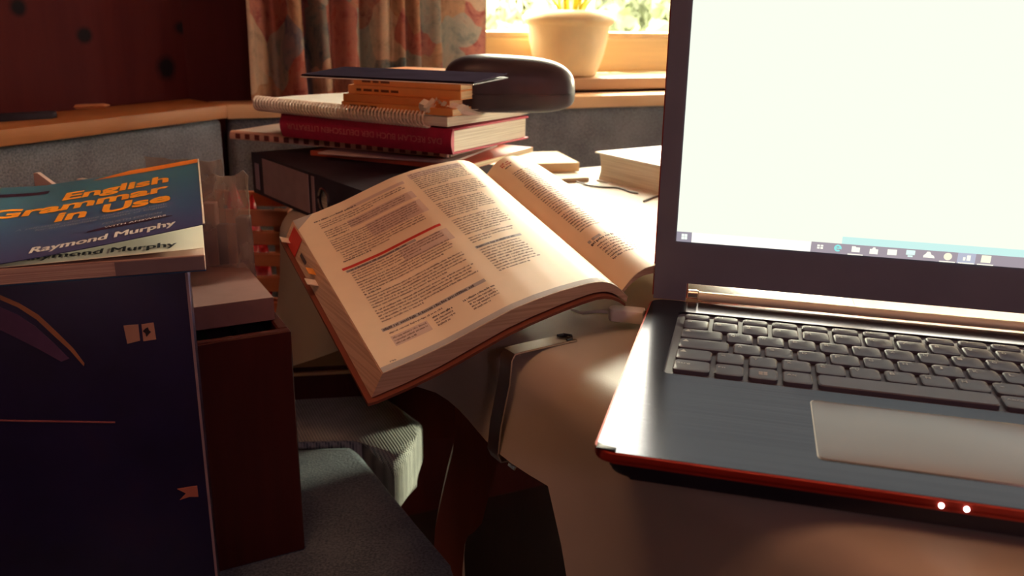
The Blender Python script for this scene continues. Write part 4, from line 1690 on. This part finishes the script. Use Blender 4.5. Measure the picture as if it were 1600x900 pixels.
def standing(name, label, cat, u0, u1, vt, y, dy, m, yaw=0, group=None, soft=False):
    p0, p1 = aty(u0, vt, y), aty(u1, vt, y)
    t = NB()
    if soft:
        rs = random.Random(int(u0))

        def f(a, b):
            x = (p1.x - p0.x) * a
            zt = p0.z - base_z
            zz = zt * b
            wob = .006 * noise.noise(V((a * 3 + u0, b * 4, 1))) + .004 * noise.noise(V((a * 9, b * 14 + u0, 3)))
            if b > .97:
                zz += .012 * noise.noise(V((a * 5 + u0, 2.2, 0)))
            return V((x + .2 * wob, wob, zz))
        shell(t, f, lambda a, b: V((0, dy, 0)), 20, 36)
    else:
        box(t, 0, p1.x - p0.x, 0, dy, 0, p0.z - base_z, .0008, 1)
    o = obj(name, t, m, None, (p0.x, y, base_z), (0, 0, yaw), angle=50)
    return tag(o, label, cat, group)


tp = NT('crumpled_clear_plastic')
nz = tp.n('ShaderNodeTexNoise', Scale=22, Detail=5, Distortion=1.2)
tp.l(tp.coord((1, 1, .35)), nz.inputs[0])
tr = tp.n('ShaderNodeBsdfTransparent')
tr.inputs[0].default_value = (.9, .84, .8, 1)
tp.b.inputs['Base Color'].default_value = (.55, .48, .42, 1)
tp.b.inputs['Roughness'].default_value = .3
tp.bump(nz.outputs[0], .9, .004)
mxs = tp.n('ShaderNodeMixShader')
tp.l(tp.ramp(nz.outputs[0], [(.35, (.10, .10, .10)), (.7, (.55, .55, .55))]), mxs.inputs[0])
tp.l(tr.outputs[0], mxs.inputs[1])
tp.l(tp.b.outputs[0], mxs.inputs[2])
tp.l(mxs.outputs[0], tp.out.inputs[0])
M_plastic = tp.m
M_brownf = mat('brown_folder_card', (.26, .085, .06), .6, var=.15)
M_darkf = mat('dark_plum_card', (.07, .022, .040), .6, var=.2)
standing('document_folder', 'brown card folder standing behind the wooden box, left one', 'folder', 300, 334, 318, .800, .012, M_brownf)
standing('document_folder', 'dark plum folder standing between two brown ones behind the wooden box', 'folder', 335, 352, 352, .802, .012, M_darkf)
standing('document_folder', 'narrow brown folder standing behind the wooden box, middle one', 'folder', 353, 366, 352, .800, .010, mat('tan_folder_card', (.30, .13, .10), .6))
standing('document_folder', 'dark folder at the right end of the row behind the wooden box', 'folder', 367, 386, 340, .803, .014, mat('dark_violet_card', (.10, .04, .055), .55))
standing('plastic_wallet', 'crumpled clear plastic wallet standing around the folders, its top edge ragged', 'wallet', 292, 388, 276, .786, .0008, M_plastic, 0, None, True)
standing('plastic_wallet', 'second clear plastic wallet peeking up left behind the grammar book', 'wallet', 226, 345, 246, .90, .0008, M_plastic, 0, None, True)
# pages peeking up left
for (u0, v0), (u1, v1), lab in (((52, 271), (97, 299), 'white page corner peeking up above the grammar book, left one'), ((120, 280), (154, 285), 'white page corner peeking up above the grammar book, right one')):
    y = .86
    p0, p1 = aty(u0, v0, y), aty(u1, v1, y)
    t = NB()
    w_ = .21
    pts = [(0, 0), (0, p0.z - base_z), (.004, p0.z - base_z + .0004), (p1.x - p0.x, p1.z - base_z), (p1.x - p0.x, 0)]
    merge(t, upright(pts, 0, .006))
    tag(obj('booklet', t, mat('peeking_paper', (.55, .40, .34), .7) if 'peeking_paper' not in bpy.data.materials else bpy.data.materials['peeking_paper'], None, (p0.x, y, base_z), (0, 0, 0)), lab, 'booklet')

# ---- slatted crate with a red bag
cy = 1.10
cr0, cr1 = aty(392, 326, cy), aty(449, 330, cy)
crate = thing('slatted_crate', 'small slatted wooden crate standing left of the tablecloth corner', 'crate', (cr1.x, cy, .4385), R(-2))
cw_, cd_ = .15, .13
ct = cr1.z - .4385
for k, (zt, zh) in enumerate(((ct, .021), (ct - .029, .017), (ct - .058, .017), (ct - .090, .02), (ct - .125, .02), (ct - .16, .02))):
    obj('slat', bx(-cw_, 0, 0, .008, zt - zh, zt, .001, 1), M_crate, crate)
    obj('slat', bx(-cw_, 0, cd_ - .008, cd_, zt - zh, zt, .001, 1), M_crate, crate)
    for xx in (-cw_, -.008):
        obj('slat', bx(xx, xx + .008, .008, cd_ - .008, zt - zh, zt, .001, 1), M_crate, crate)
for xx in (-cw_ + .0085, -.022):
    for yy_ in (.0085, cd_ - .0205):
        obj('corner_post', bx(xx, xx + .012, yy_, yy_ + .012, 0, ct - .001), M_crate, crate)
obj('crate_floor', bx(-cw_ + .0085, -.0085, .0085, cd_ - .0085, .0, .008), M_crate, crate)
t = bmesh.new()
bmesh.ops.create_icosphere(t, subdivisions=4, radius=1)
for v in t.verts:
    n3 = noise.noise(v.co * 2.2) * .28 + noise.noise(v.co * 6) * .13
    v.co = V((v.co.x * .034, v.co.y * .034, v.co.z * .132)) * (1 + n3)
M_redbag = mat('red_foil', (.55, .012, .02), .25, var=.2, bump=.5, bs=40, bd=.004)
zmin = min(v.co.z for v in t.verts)
rb = obj('red_bag', t, M_redbag, None, (cr1.x - .085, cy + .072, .4385 + .0085 - zmin), angle=80)
tag(rb, 'crumpled shiny red foil bag standing in the slatted crate', 'bag')

# ------------------------------------------------------------------ things on the left rail
q = at(118, 171, LZ)
pen = obj('wooden_pencil', tube(NB(), [(-.045, 0, 0), (.038, 0, 0), (.046, 0, 0)], lambda t_: .0036 if t_ < .9 else .0008, 6), wood('pencil_wood', (.36, .12, .05), (.50, .19, .08), 20), None, (q.x, q.y, LZ + .0038), (0, 0, AL - R(28)), smooth=False)
tag(pen, 'wooden pencil lying on the pine rail at the upper left', 'pencil')
q = at(36, 187, LZ)
t = NB()
prism(t, rrect(-.05, .04, -.011, .011, .008, 5), 0, .008, .003)
tag(obj('dark_pouch', t, M_binder, None, (q.x, q.y, LZ + .0003), (0, 0, AL - R(20))), 'flat dark pouch on the pine rail at the far upper left', 'pouch')

# ------------------------------------------------------------------ curtain
tcu = NT('printed_curtain')
tcn = tcu.n('ShaderNodeTexCoord')
uvn = tcn.outputs['UV']
mp = tcu.n('ShaderNodeMapping')
mp.inputs['Scale'].default_value = (1, 1, 1)
tcu.l(uvn, mp.inputs[0])
n0 = tcu.n('ShaderNodeTexNoise', Scale=10, Detail=2)
tcu.l(mp.outputs[0], n0.inputs[0])
dis = tcu.n('ShaderNodeVectorMath', operation='ADD')
scv = tcu.n('ShaderNodeVectorMath', operation='SCALE')
tcu.l(n0.outputs['Color'], scv.inputs[0])
scv.inputs['Scale'].default_value = .09
tcu.l(mp.outputs[0], dis.inputs[0])
tcu.l(scv.outputs[0], dis.inputs[1])
vo = tcu.n('ShaderNodeTexVoronoi', Scale=11)
tcu.l(dis.outputs[0], vo.inputs[0])
sepc = tcu.n('ShaderNodeSeparateColor')
tcu.l(vo.outputs['Color'], sepc.inputs[0])
c1_ = tcu.ramp(sepc.outputs[0], [(0, (.40, .13, .08)), (.14, (.40, .07, .06)), (.26, (.58, .42, .29)), (.42, (.08, .14, .16)), (.55, (.46, .24, .12)), (.66, (.30, .32, .28)), (.80, (.11, .13, .21)), (.92, (.32, .05, .08))], 'CONSTANT')
n3_ = tcu.n('ShaderNodeTexNoise', Scale=38, Detail=5, Roughness=.7)
tcu.l(dis.outputs[0], n3_.inputs[0])
c2_ = tcu.ramp(n3_.outputs[0], [(.36, (.06, .08, .10)), (.47, (.40, .33, .26)), (.58, (.62, .42, .30)), (.7, (.36, .09, .07))])
cc_ = tcu.mix(1.0, tcu.mix(.36, c1_, c2_), (.88, .82, .84), 'MULTIPLY')
tcu.l(cc_, tcu.b.inputs['Base Color'])
tcu.b.inputs['Roughness'].default_value = .9
tcu.b.inputs['Specular IOR Level'].default_value = .1
trl = tcu.n('ShaderNodeBsdfTranslucent')
tcu.l(cc_, trl.inputs[0])
mxc = tcu.n('ShaderNodeMixShader')
mxc.inputs[0].default_value = .07
tcu.l(tcu.b.outputs[0], mxc.inputs[1])
tcu.l(trl.outputs[0], mxc.inputs[2])
tcu.l(mxc.outputs[0], tcu.out.inputs[0])
# fold positions along the back wall (x in the wall frame) read from the photograph
wallP = V((CORNER.x, CORNER.y, 0)) + NBK * .045


def xb(u, v=60):
    p_ = on_wall(u, v, wallP, NBK)
    return (p_ - CORNER).dot(DB)


folds = [382, 400, 432, 462, 484, 505, 524, 549, 572, 593, 611, 622, 632, 645, 657, 677, 695, 722, 757]
deep = [.0, .6, 1, .1, 1, .1, .75, .05, 1, .1, .7, .15, .8, .1, .85, .1, .8, .1, .5]
xs = [xb(u) for u in folds]


def curtain_y(x):
    if x <= xs[0]:
        return deep[0]
    for i in range(len(xs) - 1):
        if x <= xs[i + 1]:
            k = (x - xs[i]) / (xs[i + 1] - xs[i])
            k = (1 - math.cos(math.pi * k)) / 2
            return (deep[i] + (deep[i + 1] - deep[i]) * k) ** 2.2
    return deep[-1]


t = NB()
uvl = t.loops.layers.uv.new('uv')
NX, NZ = 220, 18
ZC_0, ZC_1 = LZ + .002, 1.98
arcl = [0]
px_ = None
gridv = []
for i in range(NX + 1):
    x = xs[0] + (xs[-1] - xs[0]) * i / NX
    y = .018 + .062 * curtain_y(x)
    if px_ is not None:
        arcl.append(arcl[-1] + math.hypot(x - px_[0], y - px_[1]))
    px_ = (x, y)
    gridv.append([t.verts.new((x + .003 * math.sin(j * .5 + i * .05), y + .0035 * math.sin(j * .7), ZC_0 + (ZC_1 - ZC_0) * j / NZ)) for j in range(NZ + 1)])
for i in range(NX):
    for j in range(NZ):
        f = t.faces.new((gridv[i][j], gridv[i + 1][j], gridv[i + 1][j + 1], gridv[i][j + 1]))
        for lp_, (a_, b_) in zip(f.loops, ((i, j), (i + 1, j), (i + 1, j + 1), (i, j + 1))):
            lp_[uvl].uv = (arcl[a_] * 1.0, (ZC_1 - ZC_0) * b_ / NZ)
cur = obj('curtain', t, tcu.m, None, (CORNER.x, CORNER.y, 0), (0, 0, AB), angle=180)
tag(cur, 'floral curtain in orange, teal and red hanging in folds left of the window', 'curtain')
rod = obj('curtain_rod', tube(NB(), [(.02, .04, 1.995), (2.3, .04, 1.995)], .011, 12), M_pine, None, (CORNER.x, CORNER.y, 0), (0, 0, AB))
tag(rod, 'pine curtain rod above the window, out of view', 'rod')

# ------------------------------------------------------------------ potted plant on the sill
pw = on_wall(886, 112, V((CORNER.x, CORNER.y, 0)) + NBK * .135, NBK)
pot = thing('potted_plant', 'pale terracotta pot with a spiky green plant on the window sill', 'plant', (pw.x, pw.y, WZ0 + .0004))
M_pot = mat('pale_terracotta', (.90, .71, .42), .45, var=.05)
PR = .0505
prof = [(0, 0), (PR * .86, 0), (PR * .94, .003), (PR * 1.06, .02), (PR * 1.2, .045), (PR * 1.30, .075), (PR * 1.335, .100), (PR * 1.42, .104), (PR * 1.52, .112), (PR * 1.52, .117), (PR * 1.36, .128), (PR * 1.2, .131), (PR * 1.14, .131), (PR * 1.12, .122), (0, .120)]
sc_ = 1.16
obj('pot', lathe(NB(), [(r * sc_, z_ * .93) for r, z_ in prof], 56), M_pot, pot, angle=50)
t = NB()
lathe(t, [(0, .1125), (PR * 1.10 * sc_, .1128), (PR * 1.11 * sc_, .1165), (PR * .6 * sc_, .1205), (0, .122)], 32)
obj('soil', t, mat('potting_soil', (.10, .05, .03), .95, bump=.8, bs=60, bd=.004), pot)
tlf = NT('yellow_green_leaf')
tlf.b.inputs['Base Color'].default_value = (.62, .56, .14, 1)
tlf.b.inputs['Roughness'].default_value = .45
tll = tlf.n('ShaderNodeBsdfTranslucent')
tll.inputs[0].default_value = (.80, .70, .16, 1)
tlm = tlf.n('ShaderNodeMixShader')
tlm.inputs[0].default_value = .6
tlf.l(tlf.b.outputs[0], tlm.inputs[1])
tlf.l(tll.outputs[0], tlm.inputs[2])
tlf.l(tlm.outputs[0], tlf.out.inputs[0])
M_leaf = tlf.m
rl_ = random.Random(11)
for k in range(22):
    a_ = 2 * math.pi * k / 22 + rl_.uniform(-.2, .2)
    if V((math.cos(a_), math.sin(a_), 0)).dot(NBK) > -.1:
        a_ += math.pi * .8
    r0_ = .012 + .02 * rl_.random()
    ln_ = rl_.uniform(.16, .30)
    bend = rl_.uniform(.25, 1.1)
    wd = rl_.uniform(.002, .0045)

    t0 = rl_.uniform(.05, .75)

    def lf(a, b, a_=a_, r0_=r0_, ln_=ln_, bend=bend, wd=wd, t0=t0):
        th_ = t0 + bend * a * .5
        r = r0_ + ln_ * a * math.sin(th_)
        z_ = .117 + ln_ * a * math.cos(th_)
        w_ = wd * (1 - a ** 2.5) * (b - .5) * 2
        return V((r * math.cos(a_) - w_ * math.sin(a_), r * math.sin(a_) + w_ * math.cos(a_), z_))
    t = NB()
    shell(t, lf, lambda a, b: V((0, 0, -.0005)), 10, 2)
    obj('leaf', t, M_leaf, pot)

# ------------------------------------------------------------------ garden outside
sd, qd = V((math.sin(SUN_AZ), math.cos(SUN_AZ), 0)), V((math.cos(SUN_AZ), -math.sin(SUN_AZ), 0))
fn0 = sd * 6.0 + qd * -3.4  # added fence, unseen, blocks the sun from the left wall
fence = thing('sun_block_fence', 'tall board fence in the garden, added out of view at the right to keep sun off the left wall', 'fence', (fn0.x, fn0.y, -.6), math.atan2(qd.y, qd.x))
M_fence = mat('weathered_boards', (.22, .17, .12), .85, var=.2, stretch=(3, 3, .3))
for k in range(12):
    obj('board', bx(.206 * k, .206 * k + .2035, 0, .025, .05, 3.3), M_fence, fence)
for zz in (.5, 2.7):
    obj('rail', bx(0, 2.47, .0255, .07, zz, zz + .1), M_fence, fence)

M_fol = mat('sunlit_foliage', (.20, .22, .14), .8, var=.5, vs=3)
M_bark = mat('bark', (.2, .14, .1), .9)
M_grass = mat('lawn', (.30, .36, .14), .9, var=.3, vs=2)
struct(obj('ground_1', bx(-14, 22, 5.2, 30, -.7, -.6), M_grass))
bpy.data.objects['ground_1'].name = 'lawn'
rt = random.Random(5)
for k, (uu_, dist, hh_, rr_) in enumerate(((790, 7.0, 2.15, .45), (880, 16, 2.9, .9), (985, 10, 2.55, .7), (1075, 8.5, 2.2, .6), (690, 13, 2.6, .8))):
    d_ = FWD + RGT * ((uu_ - 800) / F_PX)
    x_, y_ = d_.x / d_.y * dist, dist
    tr_ = thing('garden_shrub', ('pale sunlit shrub outside the window, left of the flower pot', 'distant pale shrub outside the window, straight behind the flower pot', 'pale sunlit shrub outside the window, right of the flower pot', 'shrub outside the window, hidden mostly by the laptop screen', 'shrub outside the window, behind the curtain')[k], 'shrub', (x_, y_, -.6), 0, 'shrubs in the garden')
    obj('trunk', tube(NB(), [(0, 0, 0), (.05, 0, hh_ * .4), (0, .05, hh_ * .8)], lambda q_: .12 * (1 - .6 * q_), 8), M_bark, tr_)
    t = NB()
    for j in range(700):
        v_ = V((rt.gauss(0, 1), rt.gauss(0, 1), rt.gauss(0, 1))).normalized() * rr_ * (rt.random() ** .45)
        c_ = V((0, 0, hh_ * .62)) + V((v_.x, v_.y, v_.z * .95))
        e1 = V((rt.gauss(0, 1), rt.gauss(0, 1), rt.gauss(0, 1))).normalized() * .11
        e2 = e1.cross(V((rt.gauss(0, 1), rt.gauss(0, 1), rt.gauss(0, 1)))).normalized() * .07
        t.faces.new([t.verts.new(c_ + q_) for q_ in (-e1, e2, e1, -e2)])
    cr_ = obj('crown', t, M_fol, tr_, smooth=False)
